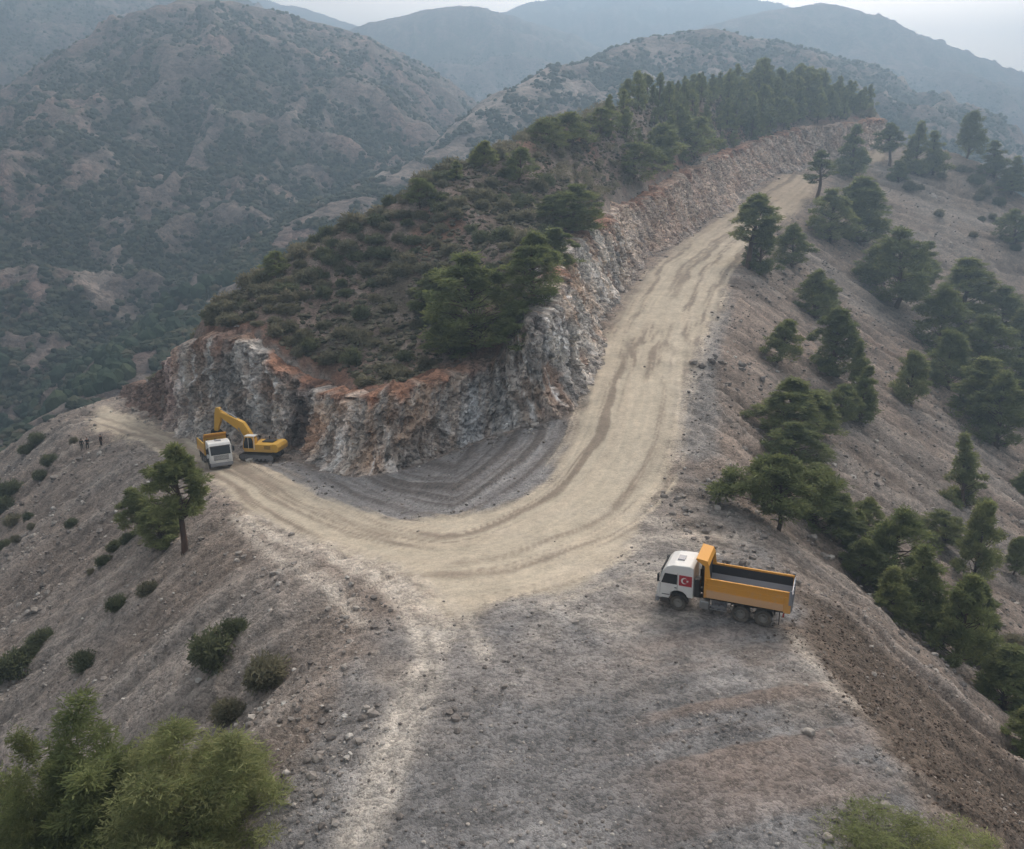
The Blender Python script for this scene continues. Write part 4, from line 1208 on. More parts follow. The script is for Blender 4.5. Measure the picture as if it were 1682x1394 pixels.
scatter('distant_scrub', P3, s3_, M_BUSHF, 1, .8, .25, 'scrub and small trees dotting the far mountainsides', 'scrub')
# woods on the lower spur at the left
wd, ws = far_scatter(26000, 4, .6, (150, 420), 1.6, 3.2)
kk = (wd[:, 0] < -20) & (wd[:, 2] > -70) & (wd[:, 1] < 290) & (wd[:, 0] > -190) & (fbm(wd[:, 0] * .04, wd[:, 1] * .04, octv=3, seed=813) < .15)
scatter('valley_wood', wd[kk], ws[kk], inst_mat('valley_pines', [(0, (.028, .048, .032)), (.6, (.045, .07, .042)), (1, (.08, .10, .055))]), 2, 1.25, .28, 'dense green wood on the far side of the spur', 'wood')
# carpet of low plants on the hill
rngc = np.random.default_rng(9)
jj, ii = np.nonzero(hillm | wood)
sel = rngc.choice(len(jj), 20000)
cx_ = X0 + ii[sel] * RES + rngc.random(20000) * RES; cy_ = Y0 + jj[sel] * RES + rngc.random(20000) * RES
kp = fbm(cx_ * .12, cy_ * .12, octv=3, seed=711) < .2
cx_, cy_ = cx_[kp], cy_[kp]
scl = .15 + .45 * rngc.random(len(cx_)) ** 2
M_TUFT = inst_mat('low_plants', [(0, (.075, .075, .05)), (.5, (.125, .118, .08)), (1, (.20, .175, .125))])
CP = np.stack([cx_, cy_, ground_z(cx_, cy_)], 1)
RP = np.array(restp); rz_ = ground_z(RP[:, 0], RP[:, 1]); rngr = np.random.default_rng(19)
cen = []; siz = []
for (a, b, s_), zq in zip(RP, rz_):
    for k in range(9):
        t = rngr.random() * 6.28; r = s_ * .6 * math.sqrt(rngr.random())
        cen.append((a + r * math.cos(t), b + r * math.sin(t), zq + s_ * (.15 + .75 * rngr.random()))); siz.append(s_ * (.28 + .15 * rngr.random()))
V_, F_, t_ = leaves(rngr, np.array(cen), np.array(siz), np.clip(.5 + .3 * rngr.normal(size=len(cen)), 0, 1), 26, .3, .14, .8)
link('scrub', raw_mesh('scrub', V_, F_, smooth=False, fcols=t_), M_SHRUB, kind='stuff', label='continuous scrub covering the upper hill', cat='scrub')
scatter('ground_cover', CP, scl, M_TUFT, 2, .55, .4, 'low dry plants covering the hill', 'ground cover')
# ------------------------------------------------------------------ machines
def paint(name, c, rough=.45, metal=0.0, dust=.35, dustc=(.30, .26, .21)):
    m, nt, b = new_mat(name)
    tc = N(nt, 'ShaderNodeTexCoord')
    n = tex(nt, 'ShaderNodeTexNoise', 1.6, 8, .7, vec=tc.outputs['Object'])
    n2 = tex(nt, 'ShaderNodeTexNoise', 9, 5, .6, vec=tc.outputs['Object'])
    sx = N(nt, 'ShaderNodeSeparateXYZ'); L(nt, tc.outputs['Object'], sx.inputs[0])
    low = mathn(nt, 'MULTIPLY', mathn(nt, 'SUBTRACT', 2.2, sx.outputs[2]), .22)
    f = mathn(nt, 'ADD', low, mathn(nt, 'MULTIPLY', mathn(nt, 'SUBTRACT', n.outputs[0], .5), 1.6))
    f = mathn(nt, 'ADD', f, mathn(nt, 'MULTIPLY', mathn(nt, 'SUBTRACT', n2.outputs[0], .5), .5))
    mr = N(nt, 'ShaderNodeMapRange'); L(nt, f, mr.inputs[0]); mr.inputs[1].default_value = 0; mr.inputs[2].default_value = .8; mr.inputs[4].default_value = dust * 2
    c_ = mixrgb(nt, mr.outputs[0], c, dustc)
    L(nt, c_, b.inputs['Base Color'])
    b.inputs['Roughness'].default_value = rough; b.inputs['Metallic'].default_value = metal
    b.inputs['Specular IOR Level'].default_value = .35
    return m
M_WHITE = paint('white_paint', (.78, .78, .76), .35, 0, .14)
M_ORANGE = paint('orange_paint', (.72, .34, .05), .6, 0, .5, (.50, .36, .24))
M_YEL = paint('yellow_paint', (.70, .41, .06), .6, 0, .38, (.40, .31, .22))
M_DARK = paint('black_metal', (.03, .03, .032), .6, .1, .18)
M_CHAS = paint('chassis_metal', (.05, .05, .052), .65, .3, .3)
M_STEEL = paint('worn_steel', (.30, .31, .34), .5, .4, .15)
M_BEDIN = paint('bed_lining', (.045, .045, .05), .7, .2, .10)
M_TYRE = paint('tyre_rubber', (.028, .028, .028), .85, 0, .32)
M_RIM = paint('wheel_rim', (.34, .34, .33), .5, .3, .3)
M_RED = paint('red_film', (.42, .03, .04), .5, 0, .05)
M_ALU = paint('tank_metal', (.40, .41, .42), .4, .6, .25)
mg, ntg, bg_ = new_mat('dark_glass'); bg_.inputs['Base Color'].default_value = (.012, .016, .02, 1); bg_.inputs['Roughness'].default_value = .08
M_GLASS = mg
M_LAMP = paint('lamp_glass', (.65, .66, .66), .2, 0, .1)
M_TAIL = paint('tail_lamp_red', (.45, .02, .015), .3, 0, .15)

class MB:
    def __init__(s): s.bm = bmesh.new()
    def box(s, x0, x1, y0, y1, z0, z1, bev=.0, rot=None, piv=None):
        r = bmesh.ops.create_cube(s.bm, size=1.0); vs = r['verts']
        for v in vs: v.co = Vector((x0 + (v.co.x + .5) * (x1 - x0), y0 + (v.co.y + .5) * (y1 - y0), z0 + (v.co.z + .5) * (z1 - z0)))
        if rot is not None:
            p = Vector(piv or ((x0 + x1) / 2, (y0 + y1) / 2, (z0 + z1) / 2)); bmesh.ops.rotate(s.bm, verts=vs, cent=p, matrix=rot)
        if bev > 0:
            es = list({e for v in vs for e in v.link_edges})
            bmesh.ops.bevel(s.bm, geom=es, offset=bev, segments=2, affect='EDGES', profile=.5)
        return s
    def prism(s, prof, y0, y1, bev=.0, axis='y'):
        a = [s.bm.verts.new((p[0], y0, p[1]) if axis == 'y' else (y0, p[0], p[1])) for p in prof]
        b = [s.bm.verts.new((p[0], y1, p[1]) if axis == 'y' else (y1, p[0], p[1])) for p in prof]
        n = len(prof); fs = [s.bm.faces.new(a), s.bm.faces.new(b[::-1])]
        for i in range(n): fs.append(s.bm.faces.new((a[i], b[i], b[(i + 1) % n], a[(i + 1) % n])))
        bmesh.ops.recalc_face_normals(s.bm, faces=fs)
        if bev > 0:
            es = list({e for f in fs for e in f.edges}); bmesh.ops.bevel(s.bm, geom=es, offset=bev, segments=2, affect='EDGES', profile=.5)
        return s
    def cyl(s, p0, p1, r, seg=20, r2=None):
        p0, p1 = Vector(p0), Vector(p1); d = p1 - p0
        M_ = Matrix.Translation((p0 + p1) / 2) @ d.to_track_quat('Z', 'Y').to_matrix().to_4x4()
        bmesh.ops.create_cone(s.bm, cap_ends=True, segments=seg, radius1=r, radius2=r if r2 is None else r2, depth=d.length, matrix=M_)
        return s
    def lathe_y(s, prof, cx, cz, seg=32):
        """ring profile [(r,y)...] turned round the y axis"""
        rings = []
        for k in range(seg):
            t = 2 * math.pi * k / seg
            rings.append([s.bm.verts.new((cx + r * math.cos(t), y_, cz + r * math.sin(t))) for r, y_ in prof])
        n = len(prof)
        for k in range(seg):
            A_, B_ = rings[k], rings[(k + 1) % seg]
            for i in range(n):
                s.bm.faces.new((A_[i], B_[i], B_[(i + 1) % n], A_[(i + 1) % n]))
        return s
    def build(s, name, mat, parent=None, label=None, smooth=False, **kw):
        bmesh.ops.recalc_face_normals(s.bm, faces=s.bm.faces)
        me = bpy.data.meshes.new(name); s.bm.to_mesh(me); s.bm.free()
        if smooth:
            me.polygons.foreach_set('use_smooth', [True] * len(me.polygons))
        return link(name, me, mat, parent, label, **kw)

def wheel(parent, x, y, r, w, side, rimdeep=.10):
    """side +1: outer face towards +y"""
    t = MB(); o = y + side * w / 2; i = y - side * w / 2; sg = side
    t.lathe_y([(r * .56, i), (r * .93, i), (r, i + sg * .06), (r, o - sg * .06), (r * .93, o), (r * .60, o - sg * .015), (r * .56, o - sg * .05)], x, r)
    for k in range(26):
        a = 2 * math.pi * k / 26
        q = Matrix.Rotation(-a, 3, 'Y')
        t.box(x + r - .015, x + r + .018, min(i, o) + .02, max(i, o) - .02, r - .035, r + .035, rot=q, piv=(x, y, r))
    e = link('wheel', t_me(t, 'wheel'), M_TYRE, parent)
    rm = MB(); rm.lathe_y([(r * .58, o - sg * .04), (r * .54, o - sg * .02), (r * .50, o - sg * rimdeep), (r * .20, o - sg * (rimdeep + .02)), (r * .20, o - sg * (rimdeep + .10)), (r * .58, o - sg * (rimdeep + .10))], x, r)
    rm.cyl((x, o - sg * (rimdeep + .05), r), (x, o - sg * .02, r), r * .21)
    for k in range(8):
        a = 2 * math.pi * k / 8; rm.cyl((x + r * .36 * math.cos(a), o - sg * (rimdeep + .02), r + r * .36 * math.sin(a)), (x + r * .36 * math.cos(a), o - sg * (rimdeep - .02), r + r * .36 * math.sin(a)), .022, 8)
    rm.build('rim', M_RIM, e)
    return e
def t_me(t, name):
    bmesh.ops.recalc_face_normals(t.bm, faces=t.bm.faces)
    me = bpy.data.meshes.new(name); t.bm.to_mesh(me); t.bm.free(); return me

def make_truck():
    root = bpy.data.objects.new('dump_truck', None); COL.objects.link(root)
    HW = 1.22
    # chassis
    c = MB()
    for s in (-1, 1):
        c.box(-3.45, 3.9, s * .42 - .05, s * .42 + .05, .78, 1.06)
    for x_ in (-3.3, -1.7, .2, 1.4, 3.2): c.box(x_, x_ + .14, -.40, .40, .82, 1.02)
    for x_ in (2.9, -1.0, -2.35):
        c.cyl((x_, -.9, .52), (x_, .9, .52), .10, 12); c.box(x_ - .2, x_ + .2, -.22, .22, .34, .72, .05)
    c.build('chassis', M_CHAS, root)
    # cab
    prof = [(4.22, .72), (4.30, 1.25), (4.22, 1.75), (3.98, 2.62), (3.72, 2.96), (3.3, 3.10), (2.25, 3.16), (2.02, 3.05), (1.98, 1.0), (2.34, 1.0), (2.42, 1.18), (2.62, 1.33), (2.9, 1.38), (3.18, 1.33), (3.38, 1.18), (3.46, .72)]
    cb_ = MB().prism(prof, -HW, HW, .06); cab = cb_.build('cab', M_WHITE, root)
    g = MB(); g.prism([(4.262, 1.72), (4.275, 1.74), (4.035, 2.60), (4.02, 2.58)], -1.06, 1.06)
    g.build('windscreen', M_GLASS, cab)
    for s in (-1, 1):
        w_ = MB(); w_.prism([(4.02, 1.80), (3.02, 1.80), (3.02, 2.48), (3.82, 2.48)], s * (HW - .02), s * (HW + .012)); w_.build('side_window', M_GLASS, cab)
        d = MB()
        for (xa, xb, za, zb) in ((2.98, 3.0, .95, 2.58), (4.07, 4.085, 1.05, 1.75)): d.box(xa, xb, s * HW - .004, s * HW + .006, za, zb)
        d.box(3.02, 3.16, s * (HW + .005), s * (HW + .03), 1.55, 1.60)
        d.build('door_handle', M_DARK, cab)
        st = MB()
        for k in range(3): st.box(3.45, 3.95, s * HW - .12, s * (HW + .02), .48 + .26 * k, .52 + .26 * k)
        st.box(3.46, 4.05, s * (HW - .14), s * (HW - .02), .42, .74, .02); st.build('step', M_DARK, cab)
        mrr = MB(); mrr.box(4.12, 4.24, s * (HW + .10), s * (HW + .30), 1.95, 2.48, .03); mrr.cyl((4.0, s * HW, 2.55), (4.18, s * (HW + .2), 2.5), .02, 8); mrr.cyl((4.1, s * HW, 1.85), (4.18, s * (HW + .2), 1.98), .02, 8)
        mrr.build('mirror', M_DARK, cab)
        f = MB(); n_ = 14
        prof2 = [(2.9 + .66 * math.cos(t), .52 + .66 * math.sin(t)) for t in np.linspace(.15, math.pi - .15, n_)] + [(2.9 + .60 * math.cos(t), .52 + .60 * math.sin(t)) for t in np.linspace(math.pi - .15, .15, n_)]
        f.prism(prof2, s * (HW - .32), s * (HW + .03)); f.build('mudguard', M_DARK, cab)
        hl_ = MB(); hl_.box(4.28, 4.34, s * .62, s * 1.06, .84, 1.04, .015); hl_.build('headlight', M_LAMP, cab)
    gr = MB()
    for k in range(5): gr.box(4.26, 4.31 - .012 * k, -.82, .82, 1.12 + .11 * k, 1.18 + .11 * k)
    gr.build('grille', M_DARK, cab)
    bp = MB(); bp.box(4.12, 4.36, -HW - .01, HW + .01, .42, .80, .05); bp.box(4.355, 4.365, -.28, .28, .52, .66); bp.build('bumper', M_STEEL, cab)
    rf = MB(); rf.box(2.75, 3.2, -.36, .36, 3.125, 3.19, .02); rf.build('roof_hatch', M_STEEL, cab)
    vis_ = MB(); vis_.prism([(3.98, 2.64), (4.09, 2.60), (4.10, 2.63), (3.96, 2.72)], -1.1, 1.1); vis_.build('sun_visor', M_DARK, cab)
    # flag decal behind the door window (red with white crescent and star)
    flagp = MB(); flagp.box(2.08, 2.90, HW + .004, HW + .010, 1.78, 2.50); fl = flagp.build('flag', M_RED, cab, label='red flag decal with white crescent and star')
    fm = MB(); cx_, cz_, yy0, yy1 = 2.56, 2.14, HW + .011, HW + .016
    o1 = [(cx_ + .21 * math.cos(t), cz_ + .21 * math.sin(t)) for t in np.linspace(.62, 2 * math.pi - .62, 20)]
    i1 = [(cx_ - .065 + .165 * math.cos(t), cz_ + .165 * math.sin(t)) for t in np.linspace(2 * math.pi - .82, .82, 20)]
    # crescent opens towards the rear
    cres = [(2 * cx_ - a, b) for a, b in o1 + [(2 * cx_ - (2 * cx_ - a), b) for a, b in i1]]
    for k in range(19):
        a, b_, c_, d_ = o1[k], o1[k + 1], i1[19 - k - 1], i1[19 - k]
        fm.prism([(2 * cx_ - q[0], q[1]) for q in (a, b_, (c_[0] + .13, c_[1]), (d_[0] + .13, d_[1]))], yy0, yy1)
    star = []
    for k in range(10):
        rS = .105 if k % 2 == 0 else .042; t = math.pi + k * math.pi / 5
        star.append((cx_ - .20 + rS * math.cos(t), cz_ + rS * math.sin(t)))
    fm.prism(star, yy0, yy1); fm.build('flag_emblem', M_WHITE, fl) if False else fm.build('flag_emblem', M_WHITE, cab)
    ex = MB(); ex.cyl((1.78, -.95, .9), (1.78, -.95, 3.2), .075, 12); ex.box(1.64, 1.92, -1.12, -.80, 1.0, 2.2, .05); ex.build('exhaust', M_CHAS, root)
    ac = MB(); ac.box(1.60, 1.94, .45, 1.10, 1.10, 2.3, .04); ac.build('air_filter', M_DARK, root)
    tk = MB(); tk.box(.95, 1.55, .70, 1.18, .42, .98, .08); tk.build('fuel_tank', M_ALU, root)
    tk = MB()
    for x_ in (.15, .52): tk.cyl((x_, .72, .70), (x_, 1.12, .70), .17, 16)
    tk.box(-.1, .85, .72, .80, .40, .95, .01); tk.build('air_tank', M_STEEL, root)
    tk = MB(); tk.box(.2, 1.5, -1.16, -.68, .45, 1.0, .06); tk.build('tool_box', M_DARK, root)
    sr = MB()
    for s in (-1, 1):
        for z_ in (.50, .72): sr.box(-.15, .9, s * 1.17 - .02, s * 1.17 + .02, z_, z_ + .05)
    sr.build('side_guard', M_ALU, root)
    # wheels
    for s in (-1, 1):
        wheel(root, 2.9, s * 1.05, .52, .32, s)
        for x_ in (-1.0, -2.35):
            wheel(root, x_, s * 1.02, .52, .30, s, .15); wheel(root, x_, s * .68, .52, .30, -s, .15)
    # tipper body
    X0_, X1_, Zb, Zt = -3.85, 1.30, 1.28, 2.52
    bd_ = MB()
    for s in (-1, 1):
        bd_.box(X0_, X1_, s * HW - .03, s * HW + .03, Zb + .02, Zt)
        bd_.box(X0_ - .02, X1_ + .02, s * (HW + .01) - .06, s * (HW + .01) + .06, Zt - .02, Zt + .10, .015)      # top rail
        bd_.prism([(X0_, Zb + .02), (X1_, Zb + .02), (X1_, Zb + .58), (X0_, Zb + .50)], s * (HW + .031), s * (HW + .06))  # lower apron
        for x_ in (X0_ + .05, X1_ - .12, ): bd_.box(x_, x_ + .12, s * (HW + .062) - .03, s * (HW + .062) + .03, Zb, Zt - .03, .01)
        bd_.box(X0_ - .04, X0_ + .34, s * (HW + .062) - .035, s * (HW + .062) + .035, Zb - .06, Zt - .25, .02)
        bd_.box(X0_, X1_, s * (HW + .034), s * (HW + .05), Zb + .86, Zb + .92)
    bd_.box(X0_, X1_, -HW + .03, HW - .03, Zb, Zb + .06)
    bd_.box(X1_ - .06, X1_, -HW + .03, HW - .03, Zb + .06, 3.38)
    for y_ in (-.8, -.27, .27, .8): bd_.box(X1_ + .002, X1_ + .07, y_ - .05, y_ + .05, Zb, 3.3)
    body = bd_.build('tipper_body', M_ORANGE, root)
    ap = MB()
    for s in (-1, 1): ap.prism([(X0_ + .4, Zb + .04), (X1_ - .16, Zb + .04), (X1_ - .16, Zb + .55), (X0_ + .4, Zb + .47)], s * (HW + .062), s * (HW + .072))
    ap.build('side_panel', paint('dusty_orange', (.68, .40, .20), .7, 0, .4, (.58, .40, .27)), body, label='dusty pale orange lower side panel')
    hd = MB(); hd.prism([(X1_ - .05, 3.30), (X1_ + .02, 3.34), (X1_ + .62, 3.72), (X1_ + .60, 3.84), (X1_ - .1, 3.74), (X1_ - .22, 3.4)], -HW, HW, .02)
    for s in (-1, 1): hd.prism([(X1_ - .35, Zt), (X1_ + .02, Zt), (X1_ + .03, 3.36), (X1_ - .2, 3.5), (X1_ - .26, 3.1)], s * HW - .03, s * HW + .03)
    hd.build('cab_protector', M_ORANGE, body)
    li = MB(); t_ = .008
    li.box(X0_ + .05, X1_ - .07, -HW + .26, HW - .26, Zb + .062, Zb + .075)
    li.build('bed_floor', M_STEEL, body)
    li = MB()
    for s in (-1, 1):
        li.box(X0_ + .05, X1_ - .07, s * (HW - .045) - .01, s * (HW - .045) + .01, Zb + .62, Zt - .03)
    li.box(X1_ - .085, X1_ - .068, -HW + .06, HW - .06, Zb + .07, 3.30)
    li.build('bed_lining', M_BEDIN, body)
    li = MB()
    for s in (-1, 1):
        li.prism([(s * (HW - .035), Zb + .62), (s * (HW - .06), Zb + .62), (s * (HW - .28), Zb + .09), (s * (HW - .26), Zb + .07)], X0_ + .05, X1_ - .09, axis='x')
    li.build('bed_chamfer', M_STEEL, body)
    tg = MB(); tg.box(X0_ - .08, X0_ - .02, -HW - .02, HW + .02, Zb - .02, Zt - .02, .01)
    for y_ in (-1.0, -.5, 0, .5, 1.0): tg.box(X0_ - .13, X0_ - .081, y_ - .04, y_ + .04, Zb, Zt - .06)
    for s in (-1, 1): tg.box(X0_ - .06, X0_ + .10, s * (HW + .075), s * (HW + .12), Zb + .5, Zt + .22, .01)
    tg.build('tailgate', M_STEEL, body)
    sbf = MB()
    for s in (-1, 1): sbf.box(-3.7, 1.2, s * .55 - .06, s * .55 + .06, 1.08, 1.28)
    sbf.cyl((1.5, 0, 1.0), (1.42, 0, 3.1), .11, 16); sbf.build('subframe', M_CHAS, root)
    for s in (-1, 1):
        mf = MB(); mf.box(-3.30, -3.26, s * .62, s * 1.2, .30, 1.20); mf.build('mud_flap', M_DARK, root)
        tl_ = MB(); tl_.box(-3.56, -3.46, s * .75, s * 1.12, .82, .96, .015); tl_.build('tail_light', M_TAIL, root)
        ft = MB(); prof3 = [(-1.68 + q, z_) for q, z_ in ((-1.35, .85), (-1.28, 1.12), (-.62, 1.20), (0, 1.13), (.62, 1.20), (1.28, 1.12), (1.35, .85), (1.32, .85), (1.24, 1.09), (.62, 1.17), (0, 1.10), (-.62, 1.17), (-1.24, 1.09), (-1.32, .85))]
        ft.prism(prof3, s * .55, s * 1.18); ft.build('rear_mudguard', M_CHAS, root)
    return root
def copy_tree(o, parent=None, skip=()):
    c = o.copy(); COL.objects.link(c)
    if parent is not None: c.parent = parent
    for ch in [q for q in bpy.data.objects if q.parent == o]:
        if ch.name.split('.')[0] in skip: continue
        copy_tree(ch, c, skip)
    return c
def seat(o, p_front, p_rear, xf, xr, y_near):
    """stand a vehicle so that local points (xf,y_near) and (xr,y_near) sit on the two ground points"""
    a = Vector(p_front); b = Vector(p_rear); f = (a - b); f2 = Vector((f.x, f.y, 0)).normalized()
    yaw = math.atan2(f2.y, f2.x)
    mid = (a + b) / 2 - f2 * (xf + xr) / 2 - Vector((-f2.y, f2.x, 0)) * y_near
    # ground plane under the wheels
    def zat(lx, ly): 
        q = mid + f2 * lx + Vector((-f2.y, f2.x, 0)) * ly; return gz(q.x, q.y)
    zf = (zat(xf, 1) + zat(xf, -1)) / 2; zr = (zat(xr, 1) + zat(xr, -1)) / 2
    zl = (zat(xf, 1) + zat(xr, 1)) / 2; zq = (zat(xf, -1) + zat(xr, -1)) / 2
    pitch = -math.atan2(zf - zr, xf - xr); roll = math.atan2(zl - zq, 2)
    o.rotation_euler = (roll, pitch, yaw)
    o.location = (mid.x, mid.y, zr - (zf - zr) / (xf - xr) * xr + .07)
    print(o.name, 'span', f.length, 'want', xf - xr, 'pitch', math.degrees(pitch), 'roll', math.degrees(roll), 'yaw', math.degrees(yaw))
truck = make_truck()
tag(truck, 'parked tipper truck with white cab, flag on its side and empty orange bed', 'dump truck', 'tipper trucks')
def gp(px, py):
    h = hit(px, py); return (h[0], h[1], gz(h[0], h[1]))
pf, pr_ = gp(1114, 1005), gp(1250, 1030)
dv = Vector(pf) - Vector(pr_); cm = (Vector(pf) + Vector(pr_)) / 2
dv = dv.normalized() * 5.25
seat(truck, cm + dv / 2, cm - dv / 2, 2.9, -2.35, 1.2)
truck2 = copy_tree(truck, skip=('flag', 'flag_emblem'))
tag(truck2, 'tipper truck facing the camera, being loaded by the excavator', 'dump truck', 'tipper trucks')
for ch in bpy.data.objects:
    if ch.parent == truck2 and ch.name.startswith('tipper_body'):
        ch.data = ch.data.copy(); ch.data.materials[0] = M_YEL
g0 = Vector(gp(366, 771)); hd = math.radians(-60)     # heading towards the camera
fdir = Vector((math.cos(hd), math.sin(hd), 0))
c0 = g0 + fdir * -4.3
seat(truck2, c0 + fdir * 2.9 + Vector((-fdir.y, fdir.x, 0)) * 0, c0 + fdir * -2.35, 2.9, -2.35, 0)
# load of earth in the second truck
ld = MB()
rngl = np.random.default_rng(3)
r_ = bmesh.ops.create_grid(ld.bm, x_segments=24, y_segments=12, size=1)
for v in ld.bm.verts:
    xx, yy = v.co.x, v.co.y
    v.co = Vector((-1.3 + xx * 2.3, yy * 1.14, 2.25 + .5 * math.exp(-((xx - .2) ** 2 * 3 + yy * yy * 1.5)) + .12 * rngl.random()))
earth = ld.build('earth_load', M_ROCK if False else inst_mat('load_earth', [(0, (.10, .08, .07)), (1, (.16, .13, .11))]), None, 'brown earth heaped in the yellow bed of the truck being loaded', cat='earth')
earth.location = truck2.location; earth.rotation_euler = truck2.rotation_euler

# ---- excavator: forward +X, left +Y
def make_excavator():
    root = bpy.data.objects.new('excavator', None); COL.objects.link(root)
    for s in (-1, 1):
        yc = s * 1.15; tr_ = MB(); L2, R_ = 1.75, .44
        path = [(L2 + R_ * math.cos(t), .46 + R_ * math.sin(t)) for t in np.linspace(-math.pi / 2, math.pi / 2, 9)] + [(-L2 + R_ * math.cos(t), .46 + R_ * math.sin(t)) for t in np.linspace(math.pi / 2, 3 * math.pi / 2, 9)]
        inner = [(L2 + (R_ - .07) * math.cos(t), .46 + (R_ - .07) * math.sin(t)) for t in np.linspace(-math.pi / 2, math.pi / 2, 9)] + [(-L2 + (R_ - .07) * math.cos(t), .46 + (R_ - .07) * math.sin(t)) for t in np.linspace(math.pi / 2, 3 * math.pi / 2, 9)]
        n = len(path)
        for k in range(n):
            a, b, c_, d_ = path[k], path[(k + 1) % n], inner[(k + 1) % n], inner[k]
            tr_.prism([a, b, c_, d_], yc - .3, yc + .3)
        for k in range(22):
            x_ = -L2 + 2 * L2 * k / 21
            for z_ in (.0, .90): tr_.box(x_ - .02, x_ + .02, yc - .3, yc + .3, z_ - .01, z_ + .04)
        trk = tr_.build('track', M_CHAS, root)
        w = MB(); w.cyl((L2, yc - .2, .46), (L2, yc + .2, .46), .36, 18); w.cyl((-L2, yc - .2, .46), (-L2, yc + .2, .46), .36, 18)
        for k in range(6): w.cyl((-1.3 + .52 * k, yc - .2, .22), (-1.3 + .52 * k, yc + .2, .22), .14, 12)
        w.box(-1.6, 1.6, yc - .14, yc + .14, .26, .70, .04); w.build('track_roller', M_STEEL, trk)
    u = MB(); u.box(-1.3, 1.3, -.9, .9, .45, .85, .08); u.cyl((0, 0, .8), (0, 0, 1.08), .7, 28); u.build('undercarriage', M_CHAS, root)
    hs = MB()
    hs.prism([(1.55, 1.1), (1.55, 1.32), (.55, 1.38), (.55, 2.02), (-2.0, 2.06), (-2.0, 1.1)], -1.35, 1.35, .05)
    house = hs.build('engine_house', M_YEL, root)
    cw = MB(); cw.prism([(-2.02, 1.12), (-2.02, 2.16), (-2.55, 2.12), (-2.80, 1.75), (-2.78, 1.25), (-2.5, 1.1)], -1.38, 1.38, .08); cw.build('counterweight', M_YEL, root)
    vt = MB()
    for s in (-1, 1):
        for k in range(5): vt.box(-1.8, -1.0, s * 1.352 - .004, s * 1.352 + .008, 1.5 + .09 * k, 1.54 + .09 * k)
    vt.build('air_vent', M_DARK, root)
    vt = MB(); vt.box(-1.7, -.3, -.9, .3, 2.065, 2.16, .02); vt.build('engine_cover', M_DARK, root)
    vt = MB(); vt.cyl((-.8, -.7, 2.1), (-.8, -.7, 2.6), .06, 10); vt.build('exhaust', M_DARK, root)
    cb2 = MB(); cb2.prism([(1.62, 1.34), (1.60, 2.1), (1.35, 2.96), (.35, 2.98), (.18, 2.5), (.18, 1.36)], .42, 1.36, .05); cab = cb2.build('cab', M_YEL, root)
    g = MB(); g.prism([(1.52, 1.55), (1.50, 2.12), (1.27, 2.84), (.48, 2.84), (.32, 2.45), (.32, 1.55)], 1.352, 1.372)
    g.prism([(1.52, 1.55), (1.50, 2.12), (1.27, 2.84), (.48, 2.84), (.32, 2.45), (.32, 1.55)], .408, .428)
    g.box(1.605, 1.622, .50, 1.28, 1.45, 2.05); g.prism([(1.617, 2.15), (1.637, 2.15), (1.40, 2.90), (1.382, 2.88)], .50, 1.28); g.build('cab_glass', M_GLASS, cab)
    fr = MB(); fr.box(.88, .93, 1.366, 1.386, 1.50, 2.88); fr.box(.10, 1.40, .40, 1.38, 2.985, 3.03, .015)
    fr.box(.15, .23, 1.36, 1.39, 1.40, 2.95); fr.build('cab_frame', M_WHITE, cab)
    # boom in the plane y = -.1
    piv = Vector((.95, 0, 1.75)); knee = Vector((2.3, 0, 3.85)); tip = Vector((5.1, 0, 5.35))
    def limb(bm_, pts, hs_, y0, y1):
        tp, bt = [], []
        for i, p in enumerate(pts):
            d = (pts[min(i + 1, len(pts) - 1)] - pts[max(i - 1, 0)]).normalized(); nrm = Vector((-d.z, 0, d.x))
            tp.append(((p + nrm * hs_[i]).x, (p + nrm * hs_[i]).z)); bt.append(((p - nrm * hs_[i]).x, (p - nrm * hs_[i]).z))
        bm_.prism(tp + bt[::-1], y0, y1, .03)
    bm_ = MB(); mid1 = piv.lerp(knee, .55) ; limb(bm_, [piv, mid1, knee + Vector((.1, 0, 0)), knee.lerp(tip, .5), tip], [.3, .48, .58, .44, .24], -.50, .14)
    boom = bm_.build('boom', M_YEL, root)
    stick_top = tip + Vector((.15, 0, .65)); stick_end = tip + Vector((.55, 0, -2.2))
    sk = MB(); limb(sk, [stick_top, tip + Vector((.05, 0, .05)), tip.lerp(stick_end, .5), stick_end], [.2, .46, .36, .2], -.44, .08)
    sk.build('stick', M_YEL, root)
    hy = MB()
    for y_ in (-.62, .25):
        hy.cyl((1.6, y_, 1.55), tuple(Vector((1.6, y_, 1.55)).lerp(Vector((2.6, y_, 3.7)), .6)), .1, 12); hy.cyl((1.6, y_, 1.55), (2.6, y_, 3.7), .06, 12)
    a = Vector((2.9, -.18, 4.75)); b = stick_top + Vector((0, -.18, 0)); hy.cyl(a, a.lerp(b, .6), .085, 12); hy.cyl(a, b, .05, 12)
    a = tip + Vector((.42, -.18, .2)); b = stick_end + Vector((.42, -.18, .55)); hy.cyl(a, a.lerp(b, .6), .07, 12); hy.cyl(a, b, .04, 12)
    hy.build('hydraulic_cylinder', M_STEEL, root)
    bk = MB(); q = stick_end
    sh = [(q.x + .30, q.z + .25), (q.x + .45, q.z - .25), (q.x + .30, q.z - .95), (q.x - .15, q.z - 1.25), (q.x - .75, q.z - 1.15), (q.x - 1.05, q.z - .75)]
    shi = [(a_ * .93 + (q.x - .25) * .07, b_ * .93 + (q.z - .45) * .07) for a_, b_ in sh]
    for k in range(len(sh) - 1): bk.prism([sh[k], sh[k + 1], shi[k + 1], shi[k]], -.85, .5)
    for y_ in (-.86, .47): bk.prism(sh + [(q.x - .3, q.z - .1)], y_, y_ + .04)
